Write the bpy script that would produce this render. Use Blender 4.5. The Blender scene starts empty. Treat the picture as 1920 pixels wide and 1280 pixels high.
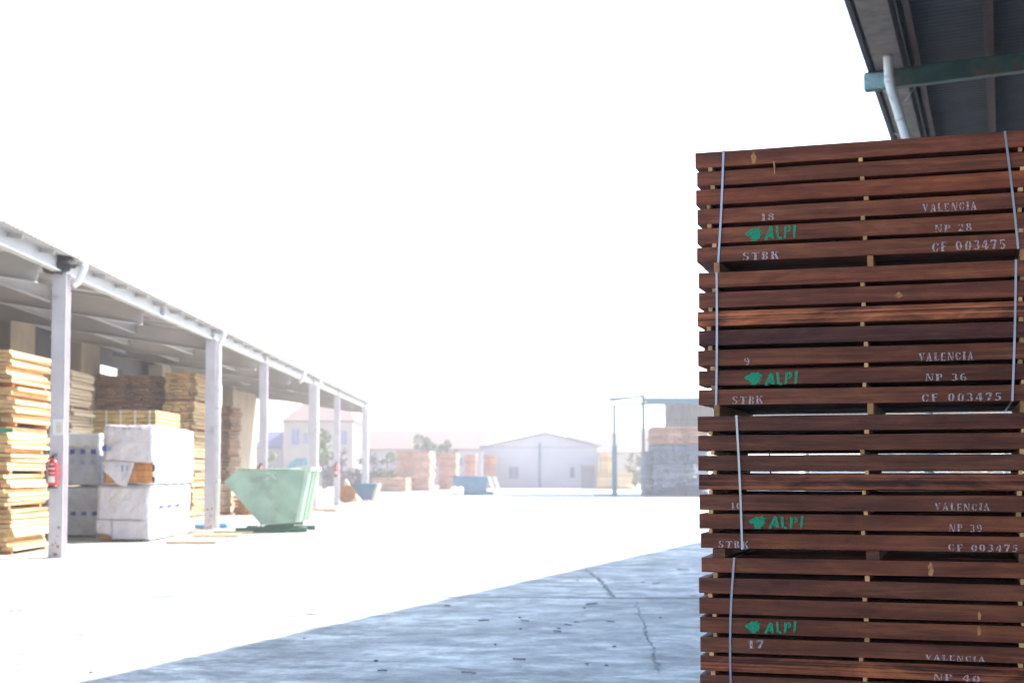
import bpy, bmesh, math, random
from mathutils import Vector, Matrix, Quaternion, noise

random.seed(7)
S = bpy.context.scene
COL = S.collection

# ------------------------------------------------------------------ camera
CAM_H = 1.45
PITCH = math.radians(3.0)
FPX = 2667.0
HOR = 886.0
SHIFT = HOR - 640 - FPX * math.tan(PITCH)
cd = bpy.data.cameras.new('camera')
cam = bpy.data.objects.new('camera', cd)
COL.objects.link(cam)
cd.sensor_width = 36.0
cd.lens = FPX * 36.0 / 1920.0
cd.shift_y = SHIFT / 1920.0
cd.clip_start = 0.1
cd.clip_end = 6000
cam.location = (0, 0, CAM_H)
cam.rotation_euler = (math.radians(90) + PITCH, 0, 0)
cd.dof.use_dof = True
cd.dof.focus_distance = 5.3
cd.dof.aperture_fstop = 4.5
S.camera = cam

# ------------------------------------------------------------------ light
SUN = Vector((0.988, 0.60, 1.0)).normalized()
EL = math.asin(SUN.z)
AZ = math.atan2(SUN.x, SUN.y)
wd = bpy.data.worlds.new('World')
S.world = wd
wd.use_nodes = True
wn, wl = wd.node_tree.nodes, wd.node_tree.links
wn.clear()
sky = wn.new('ShaderNodeTexSky')
sky.sky_type = 'NISHITA'
sky.sun_disc = False
sky.sun_elevation = EL
sky.sun_rotation = AZ
sky.air_density = 1.0
sky.dust_density = 1.2
sky.ozone_density = 1.0
bg = wn.new('ShaderNodeBackground')
bg.inputs['Strength'].default_value = 0.15
wo = wn.new('ShaderNodeOutputWorld')
wl.new(sky.outputs[0], bg.inputs[0])
wl.new(bg.outputs[0], wo.inputs[0])
ld = bpy.data.lights.new('sun', 'SUN')
ld.energy = 3.7
ld.angle = math.radians(0.5)
ld.color = (1.0, 0.95, 0.87)
sun = bpy.data.objects.new('sun', ld)
COL.objects.link(sun)
sun.rotation_euler = SUN.to_track_quat('Z', 'Y').to_euler()
sun.location = (30, 20, 40)
S.view_settings.view_transform = 'Standard'
S.view_settings.look = 'None'
S.view_settings.exposure = 1.9
S.view_settings.gamma = 1.0
S.cycles.max_bounces = 8
S.cycles.diffuse_bounces = 5
S.cycles.transparent_max_bounces = 12
S.cycles.volume_bounces = 1
S.cycles.use_denoising = True

# ------------------------------------------------------------------ measuring helpers (photo position -> metres)
def ray(x, y):
    u = (x - 960) / FPX
    v = (640 + SHIFT - y) / FPX
    c, s = math.cos(PITCH), math.sin(PITCH)
    return Vector((u, c - v * s, s + v * c))
def W(x, y, Y):
    d = ray(x, y)
    k = Y / d.y
    return Vector((d.x * k, Y, CAM_H + d.z * k))
def G(x, y, z=0.0):
    d = ray(x, y)
    k = (z - CAM_H) / d.z
    return Vector((d.x * k, d.y * k, z))
def WX(x, Y, y=886):
    return W(x, y, Y).x
def WZ(y, Y, x=960):
    return W(x, y, Y).z

# ------------------------------------------------------------------ object helpers
def tag(o, label=None, cat=None, group=None, kind=None):
    if label: o['label'] = label
    if cat: o['category'] = cat
    if group: o['group'] = group
    if kind: o['kind'] = kind
    return o
def empty(name, loc, rz=0, label=None, cat=None, group=None):
    o = bpy.data.objects.new(name, None)
    COL.objects.link(o)
    o.location = loc
    o.rotation_euler = (0, 0, rz)
    o.empty_display_size = 0.2
    return tag(o, label, cat, group)

class MB:
    def __init__(s):
        s.v = []; s.f = []; s.sm = []
    def add(s, vs, fs, smooth=False):
        n = len(s.v)
        s.v += [tuple(v) for v in vs]
        s.f += [tuple(i + n for i in f) for f in fs]
        s.sm += [smooth] * len(fs)
        return s
    def box(s, a, b, rot=None, c=None):
        x0, y0, z0 = a; x1, y1, z1 = b
        vs = [Vector(p) for p in ((x0,y0,z0),(x1,y0,z0),(x1,y1,z0),(x0,y1,z0),(x0,y0,z1),(x1,y0,z1),(x1,y1,z1),(x0,y1,z1))]
        if rot is not None:
            c = Vector(c) if c is not None else sum(vs, Vector()) / 8
            vs = [c + rot @ (v - c) for v in vs]
        return s.add(vs, [(0,3,2,1),(4,5,6,7),(0,1,5,4),(1,2,6,5),(2,3,7,6),(3,0,4,7)])
    def hexa(s, vs):   # eight free corners, bottom ring then top ring
        return s.add(vs, [(0,3,2,1),(4,5,6,7),(0,1,5,4),(1,2,6,5),(2,3,7,6),(3,0,4,7)])
    def prism(s, poly, h, axis='y', o=0.0):   # polygon in two axes, extruded along the third
        n = len(poly)
        def m(p, t):
            if axis == 'y': return (p[0], t, p[1])
            if axis == 'z': return (p[0], p[1], t)
            return (t, p[0], p[1])
        vs = [m(p, o) for p in poly] + [m(p, o + h) for p in poly]
        fs = [tuple(range(n)), tuple(range(2*n-1, n-1, -1))]
        fs += [(i, i + n, (i+1) % n + n, (i+1) % n) for i in range(n)]
        return s.add(vs, fs)
    def tube(s, pts, r, n=10, cap=True):
        pts = [Vector(p) for p in pts]
        rs = r if isinstance(r, (list, tuple)) else [r] * len(pts)
        vs = []; prev = None
        for i, p in enumerate(pts):
            if i == 0: d = pts[1] - p
            elif i == len(pts) - 1: d = p - pts[i-1]
            else: d = (pts[i+1] - p).normalized() + (p - pts[i-1]).normalized()
            d.normalize()
            if prev is None:
                a = d.orthogonal().normalized()
            else:
                a = (prev - d * prev.dot(d)).normalized()
            prev = a
            b = d.cross(a)
            for k in range(n):
                t = 2 * math.pi * k / n
                vs.append(p + (a * math.cos(t) + b * math.sin(t)) * rs[i])
        fs = []
        for i in range(len(pts) - 1):
            for k in range(n):
                fs.append((i*n+k, i*n+(k+1) % n, (i+1)*n+(k+1) % n, (i+1)*n+k))
        s.add(vs, fs, True)
        if cap:
            m = len(s.v) - len(vs)
            s.f.append(tuple(m + k for k in reversed(range(n)))); s.sm.append(False)
            s.f.append(tuple(m + (len(pts)-1)*n + k for k in range(n))); s.sm.append(False)
        return s
    def build(s, name, mat, parent=None, bevel=0.0):
        me = bpy.data.meshes.new(name)
        me.from_pydata(s.v, [], s.f)
        me.polygons.foreach_set('use_smooth', s.sm)
        bm = bmesh.new(); bm.from_mesh(me)
        bmesh.ops.recalc_face_normals(bm, faces=bm.faces)
        if bevel:
            es = [e for e in bm.edges if len(e.link_faces) == 2 and e.calc_face_angle(0) > 0.6]
            bmesh.ops.bevel(bm, geom=es, offset=bevel, segments=1, affect='EDGES', clamp_overlap=True)
        bm.to_mesh(me); bm.free()
        me.materials.append(mat)
        o = bpy.data.objects.new(name, me)
        COL.objects.link(o)
        if parent is not None: o.parent = parent
        return o

def ibeam(mb, p, q, h, w, t=0.014, up=Vector((0,0,1))):
    """I section from p to q; p,q are the middle of its underside."""
    p, q = Vector(p), Vector(q)
    d = (q - p).normalized()
    sd = d.cross(up).normalized()
    u = sd.cross(d).normalized()
    def bar(s0, s1, z0, z1):
        vs = []
        for z in (z0, z1):
            for (e, s_) in ((p, s0), (p, s1), (q, s1), (q, s0)):
                vs.append(e + sd * s_ + u * z)
        mb.hexa(vs)
    bar(-w/2, w/2, 0, t)
    bar(-w/2, w/2, h - t, h)
    bar(-t*0.4, t*0.4, t, h - t)

# ------------------------------------------------------------------ materials
def mat(name, base=(0.5,0.5,0.5), rough=0.7, metal=0.0, var=0.12, scale=3.0, bump=0.0, bscale=20.0, stretch=(1,1,1),
        tint=False, second=None, second_amt=(0.5, 0.7), rand=0.0, island=0.0, spec=None, sscale=None):
    m = bpy.data.materials.new(name); m.use_nodes = True
    nt = m.node_tree; N, L = nt.nodes, nt.links
    bs = N['Principled BSDF']
    bs.inputs['Roughness'].default_value = rough
    bs.inputs['Metallic'].default_value = metal
    if spec is not None: bs.inputs['Specular IOR Level'].default_value = spec
    tc = N.new('ShaderNodeTexCoord')
    mp = N.new('ShaderNodeMapping'); mp.inputs['Scale'].default_value = stretch
    L.new(tc.outputs['Object'], mp.inputs['Vector'])
    vec = mp.outputs[0]
    oi = N.new('ShaderNodeObjectInfo')
    if rand or island:
        ad = N.new('ShaderNodeVectorMath'); ad.operation = 'MULTIPLY_ADD'
        cb = N.new('ShaderNodeCombineXYZ')
        L.new(oi.outputs['Random'], cb.inputs[0]); L.new(oi.outputs['Random'], cb.inputs[2])
        L.new(cb.outputs[0], ad.inputs[0]); ad.inputs[1].default_value = (37, 11, 53)
        L.new(vec, ad.inputs[2]); vec = ad.outputs[0]
    nz = N.new('ShaderNodeTexNoise'); nz.inputs['Scale'].default_value = scale; nz.inputs['Detail'].default_value = 6
    L.new(vec, nz.inputs['Vector'])
    mr = N.new('ShaderNodeMapRange'); mr.inputs['From Min'].default_value = 0.3; mr.inputs['From Max'].default_value = 0.7
    mr.inputs['To Min'].default_value = 1 - var; mr.inputs['To Max'].default_value = 1 + var
    L.new(nz.outputs['Fac'], mr.inputs['Value'])
    last = mr.outputs[0]
    def mulv(a, src, amt):
        r = N.new('ShaderNodeMapRange'); r.inputs['To Min'].default_value = 1 - amt; r.inputs['To Max'].default_value = 1 + amt
        L.new(src, r.inputs['Value'])
        mm = N.new('ShaderNodeMath'); mm.operation = 'MULTIPLY'
        L.new(a, mm.inputs[0]); L.new(r.outputs[0], mm.inputs[1]); return mm.outputs[0]
    if rand: last = mulv(last, oi.outputs['Random'], rand)
    if island:
        ge = N.new('ShaderNodeNewGeometry')
        last = mulv(last, ge.outputs['Random Per Island'], island)
    col = N.new('ShaderNodeVectorMath'); col.operation = 'SCALE'
    col.inputs[0].default_value = base
    src = None
    if second:
        n2 = N.new('ShaderNodeTexNoise'); n2.inputs['Scale'].default_value = sscale or scale * 0.7; n2.inputs['Detail'].default_value = 8
        n2.inputs['Roughness'].default_value = 0.65
        L.new(vec, n2.inputs['Vector'])
        r2 = N.new('ShaderNodeMapRange'); r2.inputs['From Min'].default_value = second_amt[0]; r2.inputs['From Max'].default_value = second_amt[1]
        L.new(n2.outputs['Fac'], r2.inputs['Value'])
        mx = N.new('ShaderNodeMix'); mx.data_type = 'RGBA'
        mx.inputs['A'].default_value = (*base, 1); mx.inputs['B'].default_value = (*second, 1)
        L.new(r2.outputs[0], mx.inputs['Factor']); L.new(mx.outputs['Result'], col.inputs[0])
    L.new(last, col.inputs['Scale'])
    out = col.outputs[0]
    if tint:
        mu = N.new('ShaderNodeVectorMath'); mu.operation = 'MULTIPLY'
        L.new(out, mu.inputs[0]); L.new(oi.outputs['Color'], mu.inputs[1]); out = mu.outputs[0]
    L.new(out, bs.inputs['Base Color'])
    if bump:
        nb = N.new('ShaderNodeTexNoise'); nb.inputs['Scale'].default_value = bscale; nb.inputs['Detail'].default_value = 5
        L.new(vec, nb.inputs['Vector'])
        bp = N.new('ShaderNodeBump'); bp.inputs['Strength'].default_value = 0.8; bp.inputs['Distance'].default_value = bump
        L.new(nb.outputs['Fac'], bp.inputs['Height']); L.new(bp.outputs[0], bs.inputs['Normal'])
    return m

def hardwood():
    m = bpy.data.materials.new('sawn_hardwood'); m.use_nodes = True
    nt = m.node_tree; N, L = nt.nodes, nt.links
    bs = N['Principled BSDF']; bs.inputs['Roughness'].default_value = 0.62
    bs.inputs['Specular IOR Level'].default_value = 0.35
    tc = N.new('ShaderNodeTexCoord'); oi = N.new('ShaderNodeObjectInfo')
    cb = N.new('ShaderNodeCombineXYZ')
    for i in (0, 1, 2): L.new(oi.outputs['Random'], cb.inputs[i])
    ad = N.new('ShaderNodeVectorMath'); ad.operation = 'MULTIPLY_ADD'
    L.new(cb.outputs[0], ad.inputs[0]); ad.inputs[1].default_value = (91, 7, 23); L.new(tc.outputs['Object'], ad.inputs[2])
    def noi(sc, stretch, det=5, rough=0.55, dist=0.0):
        mp = N.new('ShaderNodeMapping'); mp.inputs['Scale'].default_value = stretch
        L.new(ad.outputs[0], mp.inputs['Vector'])
        n = N.new('ShaderNodeTexNoise'); n.inputs['Scale'].default_value = sc; n.inputs['Detail'].default_value = det
        n.inputs['Roughness'].default_value = rough; n.inputs['Distortion'].default_value = dist
        L.new(mp.outputs[0], n.inputs['Vector']); return n.outputs['Fac']
    g1 = noi(1.0, (1.6, 14, 42), 4, 0.6, 0.6)      # long grain figure
    g2 = noi(1.0, (14, 90, 260), 3, 0.6)           # fine fibre
    g3 = noi(1.0, (3.2, 3, 11), 4, 0.6, 1.2)             # large patches
    cr = N.new('ShaderNodeValToRGB')
    e = cr.color_ramp.elements
    e[0].position = 0.31; e[0].color = (0.046, 0.0125, 0.0070, 1)
    e[1].position = 0.72; e[1].color = (0.420, 0.145, 0.062, 1)
    k = e.new(0.5); k.color = (0.178, 0.053, 0.0255, 1)
    def comb(a, wa, b, wb):
        x = N.new('ShaderNodeMath'); x.operation = 'MULTIPLY_ADD'; L.new(a, x.inputs[0]); x.inputs[1].default_value = wa
        y = N.new('ShaderNodeMath'); y.operation = 'MULTIPLY'; L.new(b, y.inputs[0]); y.inputs[1].default_value = wb
        L.new(y.outputs[0], x.inputs[2]); return x.outputs[0]
    mixv = comb(comb(g1, 0.48, g3, 0.36), 1.0, g2, 0.16)
    L.new(mixv, cr.inputs['Fac'])
    mu = N.new('ShaderNodeVectorMath'); mu.operation = 'MULTIPLY'
    L.new(cr.outputs['Color'], mu.inputs[0]); L.new(oi.outputs['Color'], mu.inputs[1])
    # end grain / weathered pale bloom
    dirt = noi(1.0, (7, 20, 30), 6, 0.7)
    dr = N.new('ShaderNodeMapRange'); dr.inputs['From Min'].default_value = 0.56; dr.inputs['From Max'].default_value = 0.75
    dr.inputs['To Max'].default_value = 0.35
    L.new(dirt, dr.inputs['Value'])
    mx = N.new('ShaderNodeMix'); mx.data_type = 'RGBA'; mx.inputs['B'].default_value = (0.22, 0.10, 0.075, 1)
    L.new(dr.outputs[0], mx.inputs['Factor']); L.new(mu.outputs[0], mx.inputs['A'])
    L.new(mx.outputs['Result'], bs.inputs['Base Color'])
    # saw marks: slanting ridges that come and go
    mp = N.new('ShaderNodeMapping'); mp.inputs['Rotation'].default_value = (0, math.radians(38), 0)
    L.new(ad.outputs[0], mp.inputs['Vector'])
    wv = N.new('ShaderNodeTexWave'); wv.inputs['Scale'].default_value = 46; wv.inputs['Distortion'].default_value = 3.0
    wv.inputs['Detail'].default_value = 2; wv.inputs['Detail Scale'].default_value = 0.8
    L.new(mp.outputs[0], wv.inputs['Vector'])
    amt = noi(1.0, (3, 5, 6), 2)
    ar = N.new('ShaderNodeMapRange'); ar.inputs['From Min'].default_value = 0.45; ar.inputs['From Max'].default_value = 0.65
    L.new(amt, ar.inputs['Value'])
    sm = N.new('ShaderNodeMath'); sm.operation = 'MULTIPLY'; L.new(wv.outputs['Fac'], sm.inputs[0]); L.new(ar.outputs[0], sm.inputs[1])
    hh = comb(sm.outputs[0], 0.5, g2, 1.3)
    bp = N.new('ShaderNodeBump'); bp.inputs['Strength'].default_value = 0.7; bp.inputs['Distance'].default_value = 0.0025
    L.new(hh, bp.inputs['Height']); L.new(bp.outputs[0], bs.inputs['Normal'])
    return m

def paintmark(name, base, lo=0.44, hi=0.52, sc=260.0, rough=0.8):
    m = bpy.data.materials.new(name); m.use_nodes = True
    nt = m.node_tree; N, L = nt.nodes, nt.links
    bs = N['Principled BSDF']; bs.inputs['Base Color'].default_value = (*base, 1); bs.inputs['Roughness'].default_value = rough
    tc = N.new('ShaderNodeTexCoord')
    mp = N.new('ShaderNodeMapping'); mp.inputs['Scale'].default_value = (1.0, 1, 0.6)
    L.new(tc.outputs['Object'], mp.inputs['Vector'])
    n = N.new('ShaderNodeTexNoise'); n.inputs['Scale'].default_value = sc; n.inputs['Detail'].default_value = 3
    L.new(mp.outputs[0], n.inputs['Vector'])
    r = N.new('ShaderNodeMapRange'); r.inputs['From Min'].default_value = lo; r.inputs['From Max'].default_value = hi
    r.inputs['To Min'].default_value = 0.25
    L.new(n.outputs['Fac'], r.inputs['Value']); L.new(r.outputs[0], bs.inputs['Alpha'])
    return m

def concrete_ground():
    m = bpy.data.materials.new('yard_concrete'); m.use_nodes = True
    nt = m.node_tree; N, L = nt.nodes, nt.links
    bs = N['Principled BSDF']; bs.inputs['Roughness'].default_value = 0.62
    tc = N.new('ShaderNodeTexCoord')
    def noi(sc, st=(1,1,1), det=8, ro=0.6, dist=0.0):
        mp = N.new('ShaderNodeMapping'); mp.inputs['Scale'].default_value = st
        mp.inputs['Rotation'].default_value = (0, 0, math.radians(8))
        L.new(tc.outputs['Object'], mp.inputs['Vector'])
        n = N.new('ShaderNodeTexNoise'); n.inputs['Scale'].default_value = sc; n.inputs['Detail'].default_value = det
        n.inputs['Roughness'].default_value = ro; n.inputs['Distortion'].default_value = dist
        L.new(mp.outputs[0], n.inputs['Vector']); return n.outputs['Fac']
    def ramp(src, a, b, c0, c1):
        r = N.new('ShaderNodeMapRange'); r.inputs['From Min'].default_value = a; r.inputs['From Max'].default_value = b
        r.inputs['To Min'].default_value = c0; r.inputs['To Max'].default_value = c1
        L.new(src, r.inputs['Value']); return r.outputs[0]
    def mul(a, b):
        x = N.new('ShaderNodeMath'); x.operation = 'MULTIPLY'; L.new(a, x.inputs[0]); L.new(b, x.inputs[1]); return x.outputs[0]
    big = ramp(noi(0.45, (1, 0.8, 1), 9, 0.68, 0.8), 0.40, 0.60, 0.74, 1.15)
    mid = ramp(noi(2.6, (0.8, 1.0, 1), 10, 0.76, 0.4), 0.40, 0.58, 0.60, 1.28)
    fin = ramp(noi(16, (0.5, 0.9, 1), 9, 0.82), 0.38, 0.62, 0.74, 1.20)
    spot = ramp(noi(5, (0.6, 1, 1), 8, 0.7), 0.62, 0.70, 1.0, 0.55)
    worn = ramp(noi(1.1, (0.7, 1.3, 1), 12, 0.72, 0.3), 0.49, 0.54, 0.80, 1.18)
    v = mul(mul(mul(big, mid), mul(fin, spot)), worn)
    c = N.new('ShaderNodeVectorMath'); c.operation = 'SCALE'; c.inputs[0].default_value = (0.50, 0.510, 0.455)
    L.new(v, c.inputs['Scale']); L.new(c.outputs[0], bs.inputs['Base Color'])
    bp = N.new('ShaderNodeBump'); bp.inputs['Strength'].default_value = 0.6; bp.inputs['Distance'].default_value = 0.006
    L.new(noi(28, (1,1,1), 8, 0.75), bp.inputs['Height']); L.new(bp.outputs[0], bs.inputs['Normal'])
    return m

M = {}
M['hard'] = hardwood()
M['striped'] = hardwood()
nt_ = M['striped'].node_tree
for n_ in nt_.nodes:
    if n_.type == 'VALTORGB':
        n_.color_ramp.elements[0].position = .44; n_.color_ramp.elements[-1].position = .60
    if n_.type == 'MAPPING' and abs(n_.inputs['Scale'].default_value[2] - 42) < .1:
        n_.inputs['Scale'].default_value = (.35, 10, 95)

M['sticker'] = mat('pale_sticker_wood', (0.66, 0.33, 0.14), 0.8, var=0.25, scale=40, rand=0.35)
M['bearer'] = mat('bearer_wood', (0.46, 0.21, 0.08), 0.8, var=0.3, scale=30, stretch=(1, 0.2, 1), rand=0.2, bump=0.001, bscale=80)
M['strap'] = mat('steel_strapping', (0.27, 0.28, 0.34), 0.32, 0.85, var=0.15, scale=12)
M['strapgrey'] = mat('grey_strapping', (0.50, 0.50, 0.50), 0.4, 0.5, var=0.15, scale=12)
M['stencil'] = paintmark('stencil_paint', (0.66, 0.47, 0.48), 0.37, 0.55, 300)
M['green'] = paintmark('green_stencil_paint', (0.010, 0.34, 0.17), 0.34, 0.44, 300)
M['knot'] = paintmark('pale_sapwood', (0.62, 0.25, 0.09), 0.2, 0.5, 60)
M['ground'] = concrete_ground()
M['joint'] = mat('joint_filler', (0.25, 0.26, 0.27), 0.9, var=0.5, scale=8)
M['chip'] = mat('bark_chip', (0.15, 0.13, 0.12), 0.9, var=0.3, scale=30)
M['pine'] = mat('sawn_pine', (0.56, 0.43, 0.28), 0.8, var=0.16, scale=2.5, stretch=(6, 0.6, 8), rand=0.12, island=0.25, bump=0.004, bscale=9)
M['pineend'] = mat('ochre_boards', (0.50, 0.33, 0.16), 0.8, var=0.2, scale=3, stretch=(4, 0.6, 6), rand=0.2, island=0.35, bump=0.004, bscale=9)
M['brownwood'] = mat('brown_boards', (0.24, 0.13, 0.07), 0.8, var=0.25, scale=3, stretch=(4, 0.6, 6), rand=0.2, island=0.4)
M['yellowwood'] = mat('yellow_boards', (0.55, 0.38, 0.14), 0.75, var=0.12, scale=4, rand=0.08, island=0.15)
M['redwood'] = mat('reddish_boards', (0.34, 0.18, 0.12), 0.8, var=0.2, scale=3, rand=0.2, island=0.3)
M['bluewood'] = mat('blue_grey_wrap', (0.10, 0.12, 0.16), 0.7, var=0.25, scale=2, rand=0.25, island=0.25)
M['wrap'] = mat('white_plastic_wrap', (0.58, 0.56, 0.60), 0.42, var=0.07, scale=3, bump=0.09, bscale=4.5)
M['wrapgrey'] = mat('thin_grey_plastic_wrap', (0.52, 0.56, 0.64), 0.35, var=0.18, scale=4, bump=0.06, bscale=3.5)
M['bluepr'] = mat('blue_print', (0.03, 0.06, 0.34), 0.5, var=0.15, scale=20)
M['greypr'] = mat('grey_print', (0.22, 0.27, 0.42), 0.5, var=0.2, scale=20)
M['post'] = mat('pale_steel_paint', (0.56, 0.52, 0.55), 0.55, var=0.10, scale=2.5, second=(0.30, 0.24, 0.21), second_amt=(0.62, 0.75), bump=0.002, bscale=14)
M['beam'] = mat('light_blue_grey_steel', (0.45, 0.455, 0.48), 0.55, var=0.08, scale=1.2, second=(0.36, 0.30, 0.27), second_amt=(0.62, 0.8))
M['roofun'] = mat('fibre_cement_underside', (0.44, 0.41, 0.40), 0.85, var=0.15, scale=0.8)
M['pipe'] = mat('white_pvc', (0.70, 0.70, 0.70), 0.4, var=0.08, scale=5, second=(0.42, 0.40, 0.38), second_amt=(0.6, 0.8))
M['darkwall'] = mat('dark_concrete', (0.10, 0.095, 0.10), 0.9, var=0.2, scale=1)
M['tanwall'] = mat('tan_concrete', (0.34, 0.265, 0.20), 0.85, var=0.15, scale=0.8, bump=0.01, bscale=3)
M['dark'] = mat('dark_plastic_rag', (0.035, 0.03, 0.035), 0.7, var=0.4, scale=9, bump=0.03, bscale=12)
M['red'] = mat('extinguisher_red', (0.55, 0.015, 0.02), 0.3, var=0.08, scale=8)
M['black'] = mat('black_rubber', (0.02, 0.02, 0.022), 0.6)
M['white'] = mat('white_label', (0.75, 0.74, 0.72), 0.6, var=0.05)
M['paper'] = mat('sign_paper', (0.66, 0.58, 0.52), 0.7, var=0.1, scale=10, second=(0.7, 0.35, 0.12), second_amt=(0.5, 0.6))
M['skipg'] = mat('green_skip_paint', (0.235, 0.34, 0.255), 0.5, var=0.18, scale=2.2, second=(0.17, 0.17, 0.12), second_amt=(0.56, 0.76), bump=0.012, bscale=2.0)
M['skipg_lit'] = mat('sunlit_green_paint', (0.40, 0.52, 0.41), 0.5, var=0.1, scale=3)  # skip green made paler for its sunlit end, sunlight put into the colour
M['skipgd'] = mat('dark_green_paint', (0.035, 0.11, 0.065), 0.5, var=0.2, scale=4)
M['skipb'] = mat('blue_skip_paint', (0.06, 0.14, 0.22), 0.5, var=0.15, scale=2)
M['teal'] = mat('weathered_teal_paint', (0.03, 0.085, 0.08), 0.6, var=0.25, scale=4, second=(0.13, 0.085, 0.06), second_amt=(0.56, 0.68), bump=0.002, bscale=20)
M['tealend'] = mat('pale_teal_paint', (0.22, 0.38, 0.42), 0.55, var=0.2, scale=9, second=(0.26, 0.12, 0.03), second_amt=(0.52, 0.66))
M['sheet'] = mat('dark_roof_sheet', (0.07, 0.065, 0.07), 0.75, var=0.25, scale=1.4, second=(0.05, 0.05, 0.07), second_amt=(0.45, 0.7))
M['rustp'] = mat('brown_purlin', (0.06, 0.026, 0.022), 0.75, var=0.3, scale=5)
M['gutter'] = mat('cement_gutter', (0.21, 0.175, 0.165), 0.9, var=0.22, scale=6, second=(0.20, 0.15, 0.12), second_amt=(0.55, 0.7), bump=0.002, bscale=60)
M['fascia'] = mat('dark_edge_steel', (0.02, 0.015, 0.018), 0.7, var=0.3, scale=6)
M['lilac'] = mat('pale_lilac_render', (0.385, 0.37, 0.39), 0.85, var=0.06, scale=0.5)
M['beige'] = mat('beige_render', (0.31, 0.24, 0.21), 0.85, var=0.08, scale=0.4)
M['pinkroof'] = mat('pink_tiles', (0.15, 0.095, 0.08), 0.85, var=0.12, scale=1.2)
M['greyroof'] = mat('grey_roof', (0.24, 0.23, 0.26), 0.8, var=0.08, scale=1)
M['slate'] = mat('slate_roof', (0.08, 0.08, 0.16), 0.7, var=0.2, scale=1)
M['win'] = mat('window_blue_glass', (0.08, 0.10, 0.22), 0.2, var=0.1)
M['leaf'] = mat('foliage', (0.16, 0.19, 0.09), 0.7, var=0.4, scale=1.5, island=0.5, rand=0.15)
M['leafp'] = mat('dusty_purple_foliage', (0.10, 0.085, 0.10), 0.8, var=0.4, scale=1.5, island=0.5)
M['trunk'] = mat('bark', (0.10, 0.075, 0.055), 0.9)
M['canopy'] = mat('pale_blue_teal_steel', (0.06, 0.15, 0.19), 0.5, var=0.1, scale=2)
M['clad'] = mat('grey_lilac_cladding', (0.36, 0.32, 0.35), 0.7, var=0.1, scale=1)
M['cream'] = mat('cream_sheet', (0.6, 0.52, 0.42), 0.7, var=0.1)
M['orange'] = mat('orange_rust', (0.34, 0.14, 0.05), 0.8, var=0.25, scale=5)
M['tarpb'] = mat('blue_tarpaulin', (0.10, 0.25, 0.50), 0.5, var=0.2, scale=5, bump=0.02, bscale=8)

# ------------------------------------------------------------------ ground
gm = MB()
xs = [-1200, -200, -40, 0, 40, 200, 1200]; ys = [-60, 0, 40, 120, 300, 1500]
vs = [(x, y, 0) for y in ys for x in xs]
fs = [(j*7+i, j*7+i+1, (j+1)*7+i+1, (j+1)*7+i) for j in range(5) for i in range(6)]
gm.add(vs, fs)
ground = tag(gm.build('yard_ground', M['ground']), 'pale worn concrete floor of the timber yard', 'ground', kind='structure')

def strip(points, widths, name, label, z=0.004):
    mb = MB(); n = len(points); L_, R_ = [], []
    for i, p in enumerate(points):
        p = Vector(p[:2])
        a = Vector(points[max(i-1, 0)][:2]); b = Vector(points[min(i+1, n-1)][:2])
        d = (b - a).normalized(); nn = Vector((-d.y, d.x)) * widths[i] / 2
        L_.append((p.x + nn.x, p.y + nn.y, z)); R_.append((p.x - nn.x, p.y - nn.y, z))
    mb.add(L_ + R_, [(i, i+1, n+i+1, n+i) for i in range(n-1)])
    return tag(mb.build(name, M['joint']), label, 'ground joint', kind='structure')
a, b = G(560, 1118), G(1320, 1121)
pts, wds = [], []
for i in range(60):
    t = -0.6 + i / 59 * 2.6
    p = a.lerp(b, t); pts.append((p.x, p.y + random.uniform(-.008, .008))); wds.append(random.uniform(.03, .085))
strip(pts, wds, 'expansion_joint', 'thin dark joint running across the concrete floor')
def crack(pxs, name, label, w=0.02, sub=9):
    P = [G(*p) for p in pxs]; pts, wds = [], []
    for i in range(len(P) - 1):
        for k in range(sub):
            q = P[i].lerp(P[i+1], k / sub)
            pts.append((q.x + random.uniform(-.03, .03), q.y + random.uniform(-.03, .03)))
            wds.append(random.uniform(0.2, 1.3) * w)
    strip(pts, wds, name, label, 0.006)
crack([(1098, 1066), (1116, 1080), (1128, 1092), (1138, 1106), (1150, 1121)], 'floor_crack', 'ragged crack running from the shadow edge to the joint', 0.05)
crack([(1190, 1128), (1198, 1150), (1208, 1172), (1216, 1195), (1226, 1226), (1240, 1262)], 'floor_crack', 'ragged crack running from the joint towards the viewer', 0.014)
crack([(120, 1262), (165, 1255), (215, 1259), (262, 1266)], 'floor_crack', 'hairline crack in the sunlit floor at lower left', 0.012)

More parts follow.
